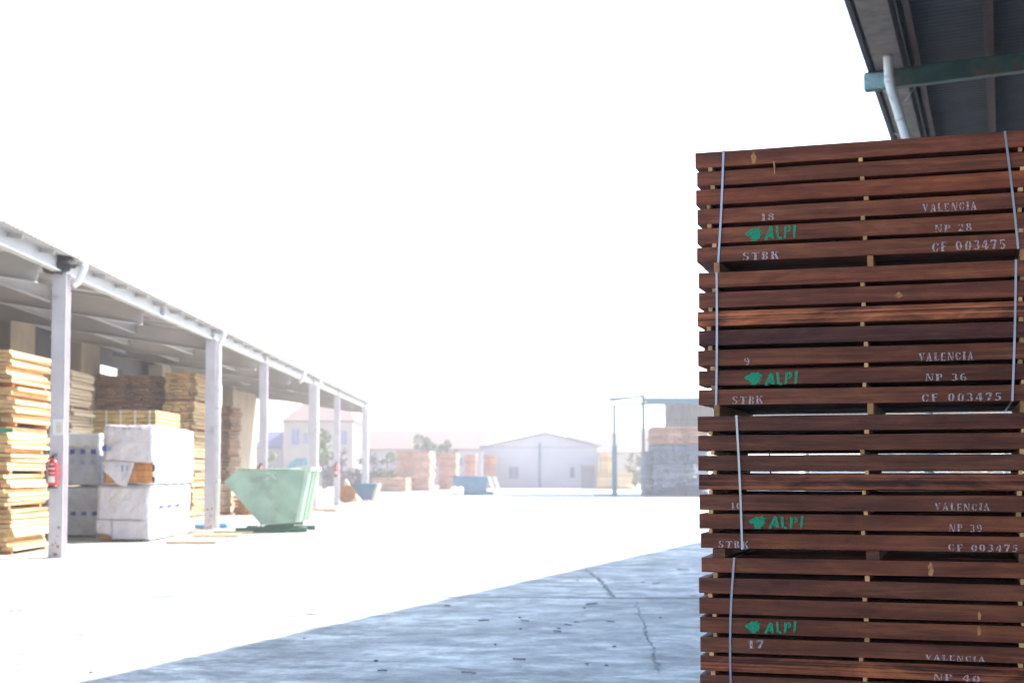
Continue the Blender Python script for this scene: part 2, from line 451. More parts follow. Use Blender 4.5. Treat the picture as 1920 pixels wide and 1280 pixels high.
chips = [(1108,1133,.55),(1082,1167,.16),(985,1164,.3),(1066,1172,.32),(1145,1166,.25),(1045,1184,.28),(1049,1179,.1),(907,1164,.35),
         (976,1180,.08),(1096,1141,.08),(929,1210,.07),(1281,1068,.4),(1230,1094,.3),(1205,1092,.12),(1083,1088,.06),(880,1262,.5),(974,1237,.4),
         (1151,1213,.1),(1138,1249,.1),(1101,1246,.1),(717,1258,.3),(570,1198,.06),(171,1262,.12),(30,1146,.4),(585,1152,.3),(1238,1158,.12),(1300,1118,.2),(975,1159,.07),(705,1240,.12),(840,1136,.2)]
for i, (x, y, l) in enumerate(chips):
    p = G(x, y); mb = MB(); l *= 0.34 * (p.y / 15)
    n = 5; an = random.uniform(-.9, .9)
    prof = []
    for k in range(n + 1):
        t = k / n * 2 - 1
        prof.append((t * l / 2, (1 - t*t*0.8) * random.uniform(.003, .012)))
    poly = prof + [(q[0] + random.uniform(-.004, .004), q[1] - random.uniform(.006, .022)) for q in reversed(prof)]
    mb.prism(poly, 0.006 + .004*random.random(), 'z', 0.0)
    o = mb.build('wood_chip', M['chip'])
    o.location = (p.x, p.y, 0.0065); o.rotation_euler = (0, 0, an)
    tag(o, 'small dark splinter of bark lying on the concrete floor', 'wood chip', 'dark wood splinters scattered on the floor')

# ------------------------------------------------------------------ stencil letters
def arc(cx, cy, rx, ry, a0, a1, tx, ty, n=9):
    o, i_ = [], []
    for k in range(n + 1):
        a = math.radians(a0 + (a1 - a0) * k / n)
        o.append((cx + rx*math.cos(a), cy + ry*math.sin(a)))
        i_.append((cx + (rx-tx)*math.cos(a), cy + (ry-ty)*math.sin(a)))
    return [[o[k], o[k+1], i_[k+1], i_[k]] for k in range(n)]
def R(x0, y0, x1, y1): return [[(x0,y0),(x1,y0),(x1,y1),(x0,y1)]]
def Q(*p): return [list(p)]
GL = {
 'V': (0.86, Q((0.02,1),(0.32,1),(0.50,0.16),(0.38,0.0)) + Q((0.66,1),(0.76,1),(0.50,0.10),(0.46,0.0)) + R(0.0,.94,.36,1) + R(.58,.94,.84,1)),
 'A': (0.86, Q((0.36,1),(0.48,1),(0.80,0.0),(0.52,0.0)) + Q((0.33,.92),(0.37,.80),(0.16,0.0),(0.06,0.0)) + R(.22,.26,.52,.36) + R(0,0,.28,.06) + R(.44,0,.86,.06)),
 'L': (0.72, R(.08,0,.34,1) + R(0,.94,.42,1) + R(.40,0,.66,.08) + Q((.56,.08),(.66,.08),(.66,.34))),
 'E': (0.74, R(.08,0,.32,1) + R(.38,.92,.66,1) + R(.38,0,.66,.08) + R(.38,.46,.54,.54) + Q((.58,.92),(.66,.92),(.66,.72)) + Q((.58,.08),(.66,.28),(.66,.08))),
 'F': (0.72, R(.08,0,.34,1) + R(.40,.92,.66,1) + R(.40,.46,.56,.54) + Q((.58,.92),(.66,.92),(.66,.70)) + R(0,0,.42,.06)),
 'N': (0.90, R(.08,0,.16,1) + Q((.06,1),(.30,1),(.74,.0),(.60,.0)) + R(.72,.12,.80,1) + R(0,0,.26,.06) + R(.62,.94,.88,1)),
 'C': (0.78, arc(.38,.5,.36,.5,110,250,.22,.07) + arc(.38,.5,.34,.5,20,78,.1,.10) + arc(.38,.5,.34,.5,282,340,.1,.10) + R(.62,.62,.70,.92)),
 'G': (0.80, arc(.38,.5,.36,.5,110,250,.22,.07) + arc(.38,.5,.34,.5,25,78,.1,.10) + R(.52,.02,.70,.42)),
 'I': (0.44, R(.08,0,.34,1) + R(0,.94,.42,1) + R(0,0,.42,.06)),
 'P': (0.74, R(.08,0,.32,1) + arc(.38,.72,.34,.28,-80,80,.20,.07) + R(0,0,.40,.06) + R(0,.94,.30,1)),
 'D': (0.80, R(.08,0,.32,1) + arc(.38,.5,.36,.5,-82,82,.22,.07)),
 'S': (0.70, arc(.34,.74,.30,.26,80,265,.20,.08) + arc(.34,.26,.30,.26,-100,85,.20,.08) + R(.52,.72,.60,.98) + R(.06,.02,.14,.30)),
 'T': (0.80, R(.27,0,.53,.90) + R(.02,.92,.36,1) + R(.44,.92,.78,1) + Q((.02,.92),(.10,.92),(.02,.66)) + Q((.70,.92),(.78,.92),(.78,.66)) + R(.18,0,.62,.06)),
 'B': (0.74, R(.08,0,.30,1) + arc(.36,.75,.28,.25,-80,80,.18,.07) + arc(.36,.25,.32,.25,-80,80,.20,.07)),
 'K': (0.84, R(.08,0,.32,1) + Q((.62,1),(.74,1),(.42,.50),(.36,.56)) + Q((.40,.60),(.54,.68),(.82,0),(.56,0)) + R(0,0,.40,.06) + R(.54,.94,.80,1)),
 '0': (0.74, arc(.36,.5,.34,.5,100,260,.22,.07) + arc(.36,.5,.34,.5,-80,80,.22,.07)),
 '1': (0.50, R(.16,0,.40,1) + R(.04,0,.50,.07) + Q((.02,.76),(.16,1),(.16,.80))),
 '2': (0.72, arc(.34,.70,.30,.30,-20,160,.18,.10) + Q((.44,.52),(.62,.60),(.30,.16),(.06,.12)) + R(.04,0,.66,.14)),
 '3': (0.70, arc(.32,.74,.30,.26,-70,150,.18,.08) + arc(.32,.27,.34,.27,-150,75,.20,.08)),
 '4': (0.76, R(.38,0,.60,1) + Q((.34,1),(.36,.86),(.12,.34),(.02,.34)) + R(.02,.22,.34,.34) + R(.62,.22,.74,.34)),
 '5': (0.70, R(.10,.88,.60,1) + R(.10,.54,.20,.90) + arc(.32,.32,.34,.32,-150,95,.22,.09)),
 '6': (0.74, arc(.37,.5,.34,.5,60,262,.20,.08) + arc(.40,.28,.30,.28,-82,110,.16,.08)),
 '7': (0.70, R(.04,.84,.66,1) + Q((.46,.82),(.66,.84),(.40,0),(.16,0)) + R(.04,.66,.12,.86)),
 '8': (0.74, arc(.36,.76,.28,.24,100,260,.18,.07) + arc(.36,.76,.28,.24,-80,80,.18,.07) + arc(.36,.26,.34,.26,100,260,.20,.07) + arc(.36,.26,.34,.26,-80,80,.20,.07)),
 '9': (0.74, arc(.37,.5,.34,.5,-120,82,.20,.08) + arc(.34,.72,.30,.28,98,290,.16,.08)),
}
def stencil_text(mb, text, x0, x1, z0, z1, y=-0.0012, gap=0.22, jit=0.04):
    """letters fill x0..x1, z0..z1 on a plane facing -y"""
    tot = sum((GL[c][0] if c in GL else 0.5) + gap for c in text) - gap
    k = (x1 - x0) / tot; h = z1 - z0; x = x0
    for c in text:
        if c in GL:
            w, polys = GL[c]
            dz = random.uniform(-jit, jit) * h; sk_ = random.uniform(-.06, .06) * h
            for p in polys:
                vs = [(x + q[0]*k + q[1]*sk_, y, z0 + dz + q[1]*h) for q in p]
                mb.add(vs, [tuple(range(len(vs)))])
            x += (w + gap) * k
        else:
            x += (0.5 + gap) * k
    return mb
def leaf_emblem(mb, x0, x1, z0, z1, y, seed):
    """ragged fist-like green blot"""
    rg = random.Random(seed); w, h = x1 - x0, z1 - z0
    base = [(0,.55),(.12,.74),(.30,.80),(.42,.96),(.60,.90),(.82,1.0),(.80,.84),(1.0,.78),(.82,.70),(.98,.58),(.80,.52),(.94,.40),(.78,.36),
            (.86,.20),(.70,.20),(.66,.04),(.50,.02),(.34,.06),(.36,.20),(.24,.26),(.30,.40),(.12,.44)]
    pts = [(x0 + (q[0] + rg.uniform(-.03,.03))*w, y, z0 + (q[1] + rg.uniform(-.03,.03))*h) for q in base]
    c = (x0 + .55*w, y, z0 + .5*h); n = len(pts)
    mb.add(pts + [c], [(i, (i+1) % n, n) for i in range(n)])
def brush_word(mb, x0, x1, z0, z1, y, seed):
    """hand-cut letters A L P I"""
    rg = random.Random(seed); w, h = x1 - x0, z1 - z0
    polys = [Q((.0,.0),(.09,.0),(.19,.70),(.17,1.0)) + Q((.17,1.0),(.26,.9),(.30,.05),(.21,.10)) + R(.09,.22,.23,.40),
             Q((.36,.98),(.43,.92),(.45,.16),(.38,.04)) + Q((.44,.0),(.53,.0),(.52,.16),(.43,.14)),
             Q((.60,.0),(.67,.10),(.70,.86),(.62,.96)) + arc(.70,.72,.13,.26,-80,80,.08,.12, 6),
             Q((.89,.0),(.94,.06),(.99,.94),(.91,1.0))]
    for i, g in enumerate(polys):
        dz = (i - 1.5) * rg.uniform(-.02, .06)
        for p in g:
            vs = [(x0 + (q[0] + rg.uniform(-.008,.008))*w, y, z0 + (q[1] + dz + rg.uniform(-.03,.03))*h) for q in p]
            mb.add(vs, [tuple(range(len(vs)))])

# ------------------------------------------------------------------ the big hardwood stack
TH = math.radians(17.5)
E1 = Vector((math.cos(TH), -math.sin(TH), 0)); E2 = Vector((math.sin(TH), math.cos(TH), 0))
P0 = Vector((0.673, 5.1, 0))
def F(x, y):
    """photo point -> (t along the face, z)"""
    d = ray(x, y); o = Vector((0, 0, CAM_H))
    k = (P0 - o).dot(E2) / d.dot(E2)
    q = o + d * k
    return (q - P0).dot(E1), q.z
rows = [  # left edge x, top y, bottom y (photo)
 (1303.6,287,315.5),(1306.4,323,349.4),(1305,357,385.5),(1307,393,421),(1306.6,429,457.6),(1306.6,465,492.6),
 (1310,513,541),(1310,548.5,577.6),(1307.5,585,612.6),(1309.7,620.7,648.7),(1308.6,658,687),(1310,695,722.7),(1310,730.7,759),
 (1308,780.4,808),(1308.7,815.5,844),(1308.7,853,881.4),(1310,889.4,917.5),(1311.6,926,954.6),(1310.6,962.8,991),(1314,999,1027),
 (1315,1044.4,1072),(1310,1082.5,1111.5),(1310.8,1119,1148.7),(1312.5,1155,1184),(1313,1192.5,1220.5),(1313,1228,1256),(1312.5,1264,1292)]
LR = 2.75; DEP = 0.86; NB = 5
tints = {0:(1.25,1.0,.95),1:(1.35,1.15,1.05),2:(1.55,1.15,.95),3:(1.4,1.2,1.1),4:(1.4,1.2,1.1),5:(1.25,1.1,1.05),6:(1.5,1.25,1.1),7:(1.15,.95,.95),
         8:(1.9,1.6,1.35),9:(.62,.55,.75),10:(1.05,.9,.85),11:(.85,.72,.75),12:(1.2,1.1,1.05),13:(.8,.72,.8),14:(.85,.75,.75),15:(.78,.75,.8),
         16:(1.0,.82,.8),17:(.95,.85,.85),18:(1.15,.95,.85),19:(1.15,.95,.85),20:(1.25,1.05,.95),21:(1.0,.9,.9),22:(1.0,.85,.8),23:(1.0,.82,.72),
         24:(1.0,.85,.78),25:(1.35,1.05,.9),26:(1.0,.9,.85)}
zrow = []
for (x, yt, yb) in rows:
    t, z1 = F(x, yt); _, z0 = F(x, yb)
    zrow.append((t, z0, z1))
bundles = [(0, 6), (6, 13), (13, 20), (20, 27)]
blab = ['reddish brown hardwood bundle topmost in the big stack, marked 18 and NP 28',
        'reddish brown hardwood bundle second from top of the big stack, marked NP 36',
        'dark brown hardwood bundle third from top of the big stack, marked NP 39',
        'brown hardwood bundle at the bottom edge of the photo, marked 17 and NP 40']
def hboard(parent, x0, x1, y0, y1, z0, z1, tint, warp=0.0, seed=0, name='board'):
    rg = random.Random(seed); n = 14; mb = MB(); vs = []
    ph = rg.uniform(0, 6)
    for i in range(n + 1):
        t = i / n; x = x0 + (x1 - x0) * t
        dz = warp * math.sin(ph + t * 4.0); dy = warp * 0.8 * math.sin(ph * 2 + t * 3)
        j = lambda: rg.uniform(-.0006, .0006)
        vs += [(x, y0 + dy + j(), z0 + dz + j()), (x, y1 + dy, z0 + dz + j()), (x, y1 + dy, z1 + dz + j()), (x, y0 + dy + j(), z1 + dz + j())]
    fs = [(0,1,2,3), tuple(n*4 + k for k in (3,2,1,0))]
    for i in range(n):
        for k in range(4):
            fs.append((i*4+k, (i+1)*4+k, (i+1)*4+(k+1) % 4, i*4+(k+1) % 4))
    mb.add(vs, fs)
    o = mb.build(name, M['hard'], parent, bevel=0.0012)
    o.color = (*tint, 1)
    return o
marks = {  # row: [(kind, text, x0, x1, ytop, ybottom)]
 3: [('s','18',1427,1452,401,414), ('s','VALENCIA',1730,1832,383,398)],
 4: [('e',1397,1430,427,452), ('a',1433,1494,420,447), ('s','NP 28',1753,1823,422,436)],
 5: [('s','STBK',1393,1461,474,488), ('s','CF 003475',1747,1886,455,471)],
 10:[('s','9',1395,1406,671,686), ('s','VALENCIA',1722,1826,662,678)],
 11:[('e',1395,1431,697,722), ('a',1433,1497,697,721), ('s','NP 36',1735,1813,701,716)],
 12:[('s','STBK',1373,1431,743,757), ('s','CF 003475',1728,1878,738,754)],
 17:[('s','10',1371,1392,941,955), ('s','VALENCIA',1753,1856,943,957)],
 18:[('e',1404,1437,966,992), ('a',1440,1508,967,991), ('s','NP 39',1779,1841,982,997)],
 19:[('s','STBK',1347,1404,1013,1027), ('s','CF 003475',1778,1909,1019,1034)],
 23:[('e',1396,1428,1162,1187), ('a',1433,1495,1163,1187)],
 24:[('s','17',1403,1432,1199,1215), ('s','VALENCIA',1735,1847,1226,1241)],
 25:[('s','NP 40',1750,1838,1262,1281)],
}
knots = {20: [(1738,1752,1052,1081)], 22: [(1833,1840,1142,1163)], 23: [(1831,1840,1170,1192)], 0: [(1408,1419,283,310)], 7:[(1676,1694,547,558)]}
stx = [(1329,6.5),(1614,6.5),(1909,6.5)]
ZFOOT = {}
for bi, (r0, r1) in enumerate(bundles):
    zb = zrow[r1-1][1]
    # bearers under this bundle reach the next one down
    zl = zrow[r1][2] if r1 < len(zrow) else zb - 0.04
    B = empty('timber_bundle', P0 + E1 * (LR/2) + E2 * (DEP/2) + Vector((0,0,zl)), -TH, blab[bi], 'timber bundle', 'strapped hardwood bundles stacked in the near shade')
    ox, oy, oz = LR/2, DEP/2, zl      # local = stack coords minus this
    for r in range(r0, r1):
        t0, z0, z1 = zrow[r]
        bw = DEP / NB
        for k in range(NB):
            off = t0 if k == 0 else t0 + random.uniform(-.012, .018)
            y0 = k * bw + (random.uniform(-.003, .003) if k else random.uniform(-.003, .004))
            tn = tints[r] if k == 0 else tuple(c * random.uniform(.75, 1.2) for c in (1, .9, .85))
            o = hboard(B, off - ox, off + LR - ox, y0 - oy, y0 + bw - 0.009 - oy, z0 - oz - (random.uniform(0, .004) if k else 0), z1 - oz + (random.uniform(-.001, .0045) if k else 0), tn, 0.0013, r*10 + k)
            if k == 0: front, yf = o, y0 - oy
            if r in (8, 25, 16): o.data.materials[0] = M['striped']
        for mk in marks.get(r, []):
            kind = mk[0]; mb = MB()
            x0p, x1p, yt, yb = mk[-4:]
            ta, za = F(x0p, yt); tb, zc = F(x1p, yb)
            ym = yf - 0.0022
            za = min(za, z1 - .002)
            if kind == 's':
                stencil_text(mb, mk[1], ta - ox, tb - ox, max(zc, z0 + 0.001) - oz, za - oz, ym)
                mb.build('stencil_lettering', M['stencil'], front)
            elif kind == 'e':
                leaf_emblem(mb, ta - ox, tb - ox, zc - oz, za - oz, ym, r); mb.build('green_emblem', M['green'], front)
            else:
                brush_word(mb, ta - ox, tb - ox, zc - oz, za - oz, ym, r); mb.build('green_lettering', M['green'], front)
        for (x0p, x1p, yt, yb) in knots.get(r, []):
            ta, za = F(x0p, yt); tb, zc = F(x1p, yb); mb = MB(); rg = random.Random(r)
            n = 11; pts = []
            for q in range(n):
                a_ = 2*math.pi*q/n
                pts.append(((ta+tb)/2 - ox + (tb-ta)/2*math.cos(a_)*rg.uniform(.6, 1.1)*(0.6 if math.sin(a_) > .3 else 1), yf - .002,
                            min(max((za+zc)/2 + (za-zc)/2*math.sin(a_)*rg.uniform(.85, 1.05), z0+.001), z1-.001) - oz))
            mb.add(pts, [tuple(range(n))]); mb.build('pale_knot', M['knot'], front)
        # stickers above this row's lower neighbour
        if r < r1 - 1:
            zs0 = zrow[r+1][2]; zs1 = z0
            for (sx, sw) in stx:
                sx2 = sx + random.uniform(-4, 9)
                ta, _ = F(sx2, (rows[r][2])); w = 0.0135 * random.uniform(.9, 1.25)
                for tq in ([ta] if sx != stx[-1][0] else [ta, ta + 0.56, ta + 1.12]):
                    if tq > LR: continue
                    mb = MB().box((tq - ox, -.002 - oy + random.uniform(0, .006), zs0 - oz + .0004), (tq + w - ox, DEP - .01 - oy, zs1 - oz - .0004))
                    mb.build('sticker', M['sticker'], B, bevel=.0008)
    # bearers
    for i, sx in enumerate((1338, 1626, 1913)):
        ta, _ = F(sx, rows[r1-1][2])
        if bi == 2: ta, w = ta - 0.004, (0.045 if i < 2 else .02)
        else: w = 0.021
        for tq in ([ta] if i < 2 else [ta, ta + .56, ta + 1.1]):
            MB().box((tq - ox, 0.004 - oy, 0.0004), (tq + w - ox, DEP - .012 - oy, zb - oz - .0004)).build('bearer', M['bearer'] if bi != 2 else M['hard'], B, bevel=.001)
    # straps
    zt = zrow[r0][2]
    sp = {0: [((1357,285),(1347,493),'strap'), ((1884,251),(1909,469),'strap')],
          1: [((1344,510),(1343,758),'strap'), ((1905,493),(1898,753),'strap')],
          2: [((1381,780),(1392,1031),'strapgrey')],
          3: [((1377,1048),(1371,1290),'strap')]}[bi]
    for (p, q, mt) in sp:
        tt, _ = F(*p); tb, _ = F(*q); w = .0075; th = .0012
        mb = MB(); N_ = 10; zt2, zb2 = zt - oz + .001, zb - oz - .001
        ins = []
        for i in range(N_ + 1):
            t_ = i / N_; xx = tt + (tb - tt) * t_ + math.sin(t_ * 3.1) * (.002 if bi != 3 else -.008)
            ins.append((xx, zt2 + (zb2 - zt2) * t_))
        for yy, sg in ((-.0045 - oy, -1), (DEP + .002 - oy, 1)):
            v_, f_ = [], []
            for (xx, zz) in ins:
                v_ += [(xx - ox - w/2, yy, zz), (xx - ox + w/2, yy, zz), (xx - ox + w/2, yy + sg*th, zz), (xx - ox - w/2, yy + sg*th, zz)]
            for i in range(N_):
                for k in range(4): f_.append((i*4+k, i*4+(k+1) % 4, (i+1)*4+(k+1) % 4, (i+1)*4+k))
            f_ += [(0,1,2,3), tuple(N_*4 + k for k in (3,2,1,0))]
            mb.add(v_, f_)
        mb.box((tt - ox - w/2, -.0057 - oy, zt2), (tt - ox + w/2, DEP + .0032 - oy, zt2 + th))
        mb.box((tb - ox - w/2, -.0057 - oy, zb2 - th), (tb - ox + w/2, DEP + .0032 - oy, zb2))
        mb.build('steel_strap', M[mt], B)
ta, za = F(1452, 303); tb, zc = F(1453, 328)
sp_ = MB().tube([(0, .02, 0), (0, -.006, -.004), (.0015, -.008, -(za - zc)*.5), (.0005, -.005, -(za - zc))], [.002, .0035, .003, .0008], 6)
sp_.v = [(x * 1.0 + 0, y, z) for x, y, z in sp_.v]
so_ = sp_.build('splinter', M['sticker'], [o for o in bpy.data.objects if o.name == 'timber_bundle'][0])
so_.location = (ta - LR/2, -DEP/2, za - zrow[6][2])
# bundle below the frame and the ground timbers that carry everything
zl = zrow[-1][1] - 0.04
BZ = 0.11
B = empty('timber_bundle', P0 + E1*(LR/2) + E2*(DEP/2), -TH, 'brown hardwood bundle on the floor, lowest of the big stack, mostly below the photo', 'timber bundle', 'strapped hardwood bundles stacked in the near shade')
z = zl
r = 40
while z - 0.054 > BZ:
    for k in range(NB):
        y0 = k * DEP/NB
        hboard(B, .012 - LR/2, .012 + LR/2, y0 - DEP/2, y0 + DEP/NB - .009 - DEP/2, z - .054, z, (1, .9, .85), .0008, r*10+k)
    z -= .069; r += 1
    for tq in (.05, .6, 1.17, 1.7, 2.3):
        MB().box((tq - LR/2, -DEP/2, z + .0004), (tq + .0135 - LR/2, DEP/2 - .01, z + .0146)).build('sticker', M['sticker'], B)
z += .015
for tq in (.1, .9, 1.7, 2.4):
    MB().box((tq - LR/2, -DEP/2, 0.001), (tq + .09 - LR/2, DEP/2, z - .0004)).build('bearer', M['bearer'], B)

# ------------------------------------------------------------------ near shed on the right (roof over the stack)
AS = math.radians(19.03)
NS = empty('open_shed', (-1.49, 0, 0), -AS, 'dark open timber shed roof above the hardwood stack, with teal beams and cement gutter', 'shed')
RZ = 6.10; U0, U1 = -22.0, 46.0; SW = 16.0; SL = 0.045
def rz(s): return RZ + SL * s
# corrugated sheet
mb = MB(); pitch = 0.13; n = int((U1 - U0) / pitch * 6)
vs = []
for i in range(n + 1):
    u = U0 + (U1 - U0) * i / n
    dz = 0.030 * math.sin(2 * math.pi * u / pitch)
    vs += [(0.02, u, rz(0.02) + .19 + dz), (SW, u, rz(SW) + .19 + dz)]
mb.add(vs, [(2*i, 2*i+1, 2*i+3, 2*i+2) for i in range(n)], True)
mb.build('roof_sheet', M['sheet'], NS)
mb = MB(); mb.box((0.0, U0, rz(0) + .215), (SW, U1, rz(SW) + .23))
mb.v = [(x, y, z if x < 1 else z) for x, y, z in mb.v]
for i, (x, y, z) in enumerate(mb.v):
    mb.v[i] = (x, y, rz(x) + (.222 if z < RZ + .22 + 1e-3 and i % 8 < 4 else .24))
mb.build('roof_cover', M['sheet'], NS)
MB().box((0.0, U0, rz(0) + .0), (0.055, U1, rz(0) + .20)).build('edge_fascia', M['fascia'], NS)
# gutter trough
mb = MB()
mb.prism([(0.085, RZ + .02), (0.40, RZ + .02), (0.44, RZ + .16), (0.425, RZ + .16), (0.39, RZ + .035), (0.10, RZ + .035), (0.075, RZ + .16), (0.06, RZ + .16)], U1 - U0, 'y', U0)
gut = mb.build('gutter', M['gutter'], NS)
MB().box((0.455, U0, RZ + .03), (0.475, U1, RZ + .2)).build('gutter_board', M['fascia'], NS)
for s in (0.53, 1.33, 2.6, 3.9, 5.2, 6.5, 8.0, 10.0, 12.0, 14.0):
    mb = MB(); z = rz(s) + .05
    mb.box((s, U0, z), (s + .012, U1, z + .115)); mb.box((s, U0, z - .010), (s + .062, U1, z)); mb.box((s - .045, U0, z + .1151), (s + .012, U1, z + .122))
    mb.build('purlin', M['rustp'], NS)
# teal beams; the first passes u ~ 16.9
cu = math.cos(AS); su = math.sin(AS)
def local(X, Y):
    dx, dy = X + 1.49, Y
    return dx * cu - dy * su, dx * su + dy * cu
pe = W(1622, 124, 16.4)
s_e, u_e = local(pe.x, pe.y)
for i, u in enumerate((u_e - 18, u_e - 12, u_e - 6, u_e, u_e + 6, u_e + 12, u_e + 18, u_e + 24)):
    mb = MB()
    mb.box((0, -.006, -.19), (SW, .006, 0)); mb.box((0, -.055, -.2), (SW, .055, -.19)); mb.box((0, -.055, 0), (SW, .055, .012))
    for j, (x, y, z) in enumerate(mb.v): mb.v[j] = (s_e + x, u + y, rz(s_e + x) + z - (.012))
    mb.build('beam', M['teal'], NS)
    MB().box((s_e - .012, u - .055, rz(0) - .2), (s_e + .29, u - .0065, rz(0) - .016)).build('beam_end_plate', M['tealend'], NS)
    MB().box((3.4, u - .09, 0), (3.6, u + .09, rz(3.4) - .216)).build('column', M['teal'], NS)
    MB().box((SW - .5, u - .09, 0), (SW - .3, u + .09, rz(SW - .4) - .216)).build('column', M['teal'], NS)
# unseen rear wall, added to keep light off the stack's right side
mb = MB(); mb.box((SW - .12, U0, 0), (SW, U1, rz(SW) + .1)); mb.build('rear_wall', M['clad'], NS)
# downpipe
def L3(x, y, Y, s=None):
    p = W(x, y, Y); a, b = local(p.x, p.y); return Vector((a, b, p.z))
p1 = L3(1664, 99, 15.75); p2 = L3(1668, 158, 15.75); p3 = L3(1699, 258, 15.75)
dirn = (p3 - p2)
p4 = p2 + dirn * 2.0
mb = MB(); mb.tube([p1 + Vector((0,0,.08)), p1, p2 + (p1-p2)*.12, p2 + dirn*.06, p4, Vector((p4.x + .02, p4.y, p4.z - .2)), Vector((p4.x + .02, p4.y, 0.05))], .052, 16)
dp = mb.build('downpipe', M['pipe'], NS)
M['rustpipe'] = mat('rusty_collar', (0.30, 0.22, 0.15), .7, var=.3, scale=20)
for (ca, cb, cr_, cm) in ((p1 + Vector((0,0,.05)), p1 + Vector((0,0,-.05)), .061, 'rustpipe'), (p2 + dirn*.60, p2 + dirn*.68, .057, 'pipe'), (p1.lerp(p2,.75), p1.lerp(p2,.98), .056, 'pipe')):
    MB().tube([ca, cb], cr_, 16).build('pipe_collar', M[cm], dp)
def wire(pxs, Y, r=.004):
    return MB().tube([L3(x, y, Y) for x, y in pxs], r, 5).build('wire', M['strapgrey'], NS)
wire([(1645,162),(1655,166),(1668,180),(1674,190)], 15.7)
wire([(1697,190),(1706,178),(1718,160),(1722,156)], 16.6, .005)
wire([(1676,250),(1684,254),(1692,262)], 15.7)

# ------------------------------------------------------------------ left shed
PX = -7.8
LS = empty('open_shed', (PX, 50, 0), 0, 'long open timber shed on the left with pale steel posts and sloping roof', 'shed')
def loc(o): o.location = (-PX, -50, 0) if False else o.location; return o
OX, OY = PX, 50.0
def lb(mb, name, m, parent=None, bevel=0):
    mb.v = [(x - OX, y - OY, z) for x, y, z in mb.v]
    return mb.build(name, m, parent or LS, bevel)
ZB = WZ(514, 24.6, 112)      # underside of the front beam
EX, EZ, SLP = -7.50, 5.13, 0.155
def lroof(X): return EZ + (EX - X) * SLP
Y0, Y1, XB = 8.0, 76.0, -14.2
posts = [(24.5, 'a'), (36.8, ''), (44.6, ''), (55.5, ''), (63.4, ''), (75.1, ''), (14.0, '')]
post_objs = {}
for (Y, _) in posts:
    mb = MB(); w, d, t = .122, .12, .014
    zt = ZB
    mb.box((PX - w, Y - d, 0.012), (PX + w, Y - d + t, zt)); mb.box((PX - w, Y + d - t, 0.012), (PX + w, Y + d, zt)); mb.box((PX - .005, Y - d + t, 0.012), (PX + .005, Y + d - t, zt))
    o = lb(mb, 'post', M['post']); post_objs[Y] = o
    lb(MB().box((PX - .19, Y - .18, 0.001), (PX + .19, Y + .18, .012)), 'base_plate', M['post'], o).parent = o
    rgp = random.Random(int(Y)); mbr = MB()
    for q in range(9):
        rx, rz_, rr = rgp.uniform(-w + .03, w - .03), .03 + .5 * rgp.random() ** 2.2, rgp.uniform(.008, .028)
        mbr.add([(PX + rx + rr * rgp.uniform(.6, 1.2) * math.cos(a_ * .785), Y - d - .0015 - q * .0001, max(.014, rz_ + rr * rgp.uniform(.8, 1.6) * math.sin(a_ * .785))) for a_ in range(8)], [tuple(range(8))])
    lb(mbr, 'rust_spots', M['orange']).parent = o
    # beam stiffeners over the post
    lb(MB().box((PX + .008, Y - .008, ZB + .016), (PX + .072, Y + .008, ZB + .284)), 'stiffener', M['post'])
mb = MB(); ibeam(mb, (PX, Y0, ZB), (PX, Y1, ZB), .30, .15); lb(mb, 'front_beam', M['beam'])
lb(MB().box((PX + .008, 31.4, ZB + .016), (PX + .10, 31.43, ZB + .284)), 'stiffener', M['post'])
for X in (-9.8, -11.8, -13.7):
    mb = MB(); zz = lroof(X) - .12 - .30; ibeam(mb, (X, Y0, zz), (X, Y1, zz), .28, .14); lb(mb, 'inner_beam', M['beam'])
# rafters on the post lines and half way
for Y in [10 + 6.72 * i for i in range(10)] + [Y1 - .1]:
    mb = MB(); a = (PX - .08, Y, lroof(PX) - .16 - .42); b = (XB, Y, lroof(XB) - .16 - .42); ibeam(mb, a, b, .42, .16); lb(mb, 'rafter', M['roofun'])
y = Y0 + .3
while y < Y1:
    mb = MB()
    for (o0, o1, h0, h1) in ((-.004, .004, -.085, -.012), (-.004, .03, -.09, -.085)):
        v = []
        for dz in (h0, h1):
            for (X, yy) in ((EX - .05, y + o0), (EX - .05, y + o1), (XB, y + o1), (XB, y + o0)):
                v.append((X, yy, lroof(X) + dz - (0 if X > -8 else .04)))
        mb.hexa(v)
    lb(mb, 'purlin', M['roofun'])
    y += 1.5
mb = MB(); n = int((Y1 - Y0) / .2 * 4); vs = []
for i in range(n + 1):
    yy = Y0 + (Y1 + .2 - Y0) * i / n; dz = .014 * math.sin(2 * math.pi * yy / .2)
    vs += [(EX, yy, lroof(EX) + .02 + dz), (XB - .4, yy, lroof(XB - .4) + .02 + dz)]
for i in range(n + 1):
    yy = Y0 + (Y1 + .2 - Y0) * i / n; dz = .014 * math.sin(2 * math.pi * yy / .2)
    vs += [(EX, yy, lroof(EX) + .04 + dz), (XB - .4, yy, lroof(XB - .4) + .04 + dz)]
m_ = 2 * (n + 1)
mb.add(vs, [(2*i, 2*i+1, 2*i+3, 2*i+2) for i in range(n)] + [(m_+2*i, m_+2*i+2, m_+2*i+3, m_+2*i+1) for i in range(n)] + [(2*i, 2*i+2, m_+2*i+2, m_+2*i) for i in range(n)], True)
lb(mb, 'roof_sheet', M['roofun'])
# end beam at the far gable
mb = MB(); ibeam(mb, (PX, Y1, ZB + .0), (XB, Y1, ZB + .55), .2, .12); lb(mb, 'end_beam', M['beam'])
